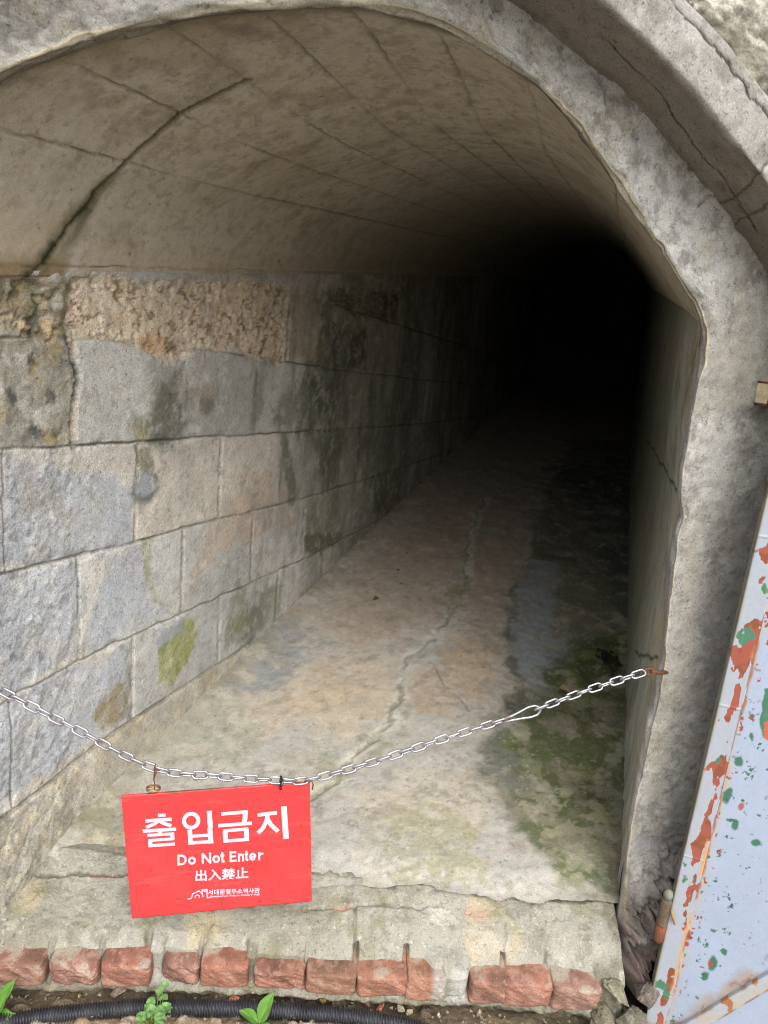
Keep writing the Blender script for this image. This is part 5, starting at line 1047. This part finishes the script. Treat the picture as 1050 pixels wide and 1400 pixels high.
p = [(2.205,-0.0343)][0]; P = leaf_grid(.042, .026, curl=.5, fold=.6, n=16, m=9); o = grid('dead_leaf', P, mat('grey_brown_leaf', color=(128, 110, 88), grain=.2, mid=.2)); o.location = floor_pt(*p) + Vector((0, 0, .004)); o.rotation_euler = (R(20), R(-8), R(-40)); tag(o, 'grey brown dead leaf on the wet mossy floor behind the spring hook', 'leaf', 'dead leaves on the tunnel floor')
def build_litter():
    root = floor_pt(*[(2.462,0.1133)][0]); bm = bmesh.new()
    for i in range(26):
        c = root + Vector((rnd.gauss(0, .022), rnd.gauss(0, .05), rnd.uniform(0, .008))); s_ = rnd.uniform(.006, .02)
        vs = [bm.verts.new(c + Vector((rnd.uniform(-1, 1) * s_, rnd.uniform(-1, 1) * s_ * 1.4, rnd.uniform(0, .5) * s_))) for _ in range(5)]
        bmesh.ops.convex_hull(bm, input=vs)
    tag(done(bm, 'leaf_litter', MT['dark'], None, False), 'dark heap of sodden leaf litter on the floor against the right wall', 'litter', kind='stuff')
build_litter()
STN = [([(-0.2095,1.184)][0], .020, (186, 126, 104), 'pinkish brick chip on the soil under the doorstep'), ([(-0.4386,1.183)][0], .030, (150, 128, 116), 'flat mauve brown stone behind the conduit under the doorstep'), ([(-0.5123,1.165)][0], .010, (188, 160, 120), 'small tan pebble behind the conduit'),
       ([(0.0834,1.199)][0], .016, (178, 112, 90), 'red brick chip on the soil right of the conduit'), ([(0.1245,1.201)][0], .016, (170, 162, 140), 'pale pebble beside the red brick chip'), ([(0.142,1.193)][0], .014, (160, 150, 120), 'yellowish flat pebble in the soil below the doorstep'), ([(0.2004,1.193)][0], .012, (176, 168, 152), 'small light pebble below the whitish mortar patch'), ([(-0.03422,1.202)][0], .016, (160, 126, 70), 'ochre stone under the doorstep edge'),
       ([(0.2823,1.208)][0], .014, (150, 142, 122), 'grey pebble on the soil under the doorstep near the right'), ([(0.05369,1.207)][0], .022, (132, 104, 90), 'brown brick fragment tucked under the doorstep')]
for i, (p, s_, c, lab) in enumerate(STN):
    me, V, d = rock_mesh('pebble', s_ * 1.2, s_, s_ * .6, 400 + i, 3); attrs(me, np.clip(lin(c) * (1 + .5 * d)[:, None], 0, 1)); o = link('pebble', me, MT['rubble']); o.location = (p[0], p[1] + .01, .2 + s_ * .18); o.rotation_euler = (.2 * i, .1 * i, i * 1.3); tag(o, lab, 'stone', 'loose stones under the doorstep')
def build_gravel():
    bm = bmesh.new(); rg = random.Random(5)
    for _ in range(420):
        x = rg.uniform(-.75, .62); yb = float(np.interp(x, YBX, YBY)); y = yb + .02 - abs(rg.gauss(0, .07)); s_ = rg.uniform(.0015, .005); z = .205 + rg.uniform(-.004, .006)
        vs = [bm.verts.new((x + rg.uniform(-1, 1) * s_, y + rg.uniform(-1, 1) * s_, z + rg.uniform(-.6, .8) * s_)) for _ in range(7)]; bmesh.ops.convex_hull(bm, input=vs)
    bmesh.ops.delete(bm, geom=[v for v in bm.verts if not v.link_faces], context='VERTS')
    tag(done(bm, 'gravel', mat('grit', color=(132, 120, 102), grain=.4, gscale=90, mid=.4), None, False), 'fine grit scattered on the soil along the conduit', 'gravel', kind='stuff')
build_gravel()
RUB = [([(0.5021,0.314)][0], .018, (204, 198, 182), 'whitish mortar crumb on the doorstep next to the right pier', 1.27, .365), ([(0.4936,1.274)][0], .0, 0, 0, 0, 0)]
RB2 = [(.545, 1.215, .285, .055, (122, 119, 100), 'mossy grey rubble lump between the last brick and the pier'), (.575, 1.19, .245, .06, (108, 104, 90), 'grey rubble lump lowest at the foot of the pier'), (.53, 1.205, .232, .05, (119, 114, 95), 'lichened rubble lump under the last brick'), (.60, 1.20, .30, .05, (100, 91, 85), 'brownish rubble lump leaning on the pier foot beside the door')]
for i, (x, y, z, s_, c, lab) in enumerate(RB2):
    me, V, d = rock_mesh('rubble_stone', s_ * 1.1, s_, s_ * .9, 430 + i); N1 = fbm(V[:, 0] * 1 + V[:, 2], V[:, 1] - V[:, 2], 60, 4, 3); attrs(me, np.clip(lin(c) * (1 + .5 * d + .4 * N1)[:, None], 0, 1)); o = link('rubble_stone', me, MT['rubble']); o.location = (x, y, z); o.rotation_euler = (i, i * .7, i * 2); tag(o, lab, 'stone', 'rubble at the pier foot')
x, y = [(0.503,1.321)][0]
me, V, d = lump_mesh('mortar_crumb', .020, .012, .008, 8, 3, .25, 450, 1.8); attrs(me, np.clip(lin((206, 200, 186)) * (1 + .3 * d)[:, None], 0, 1)); o = link('mortar_crumb', me, MT['sill']); o.location = (x, y, .356); tag(o, 'whitish mortar crumb lying on the doorstep beside the right pier', 'stone')
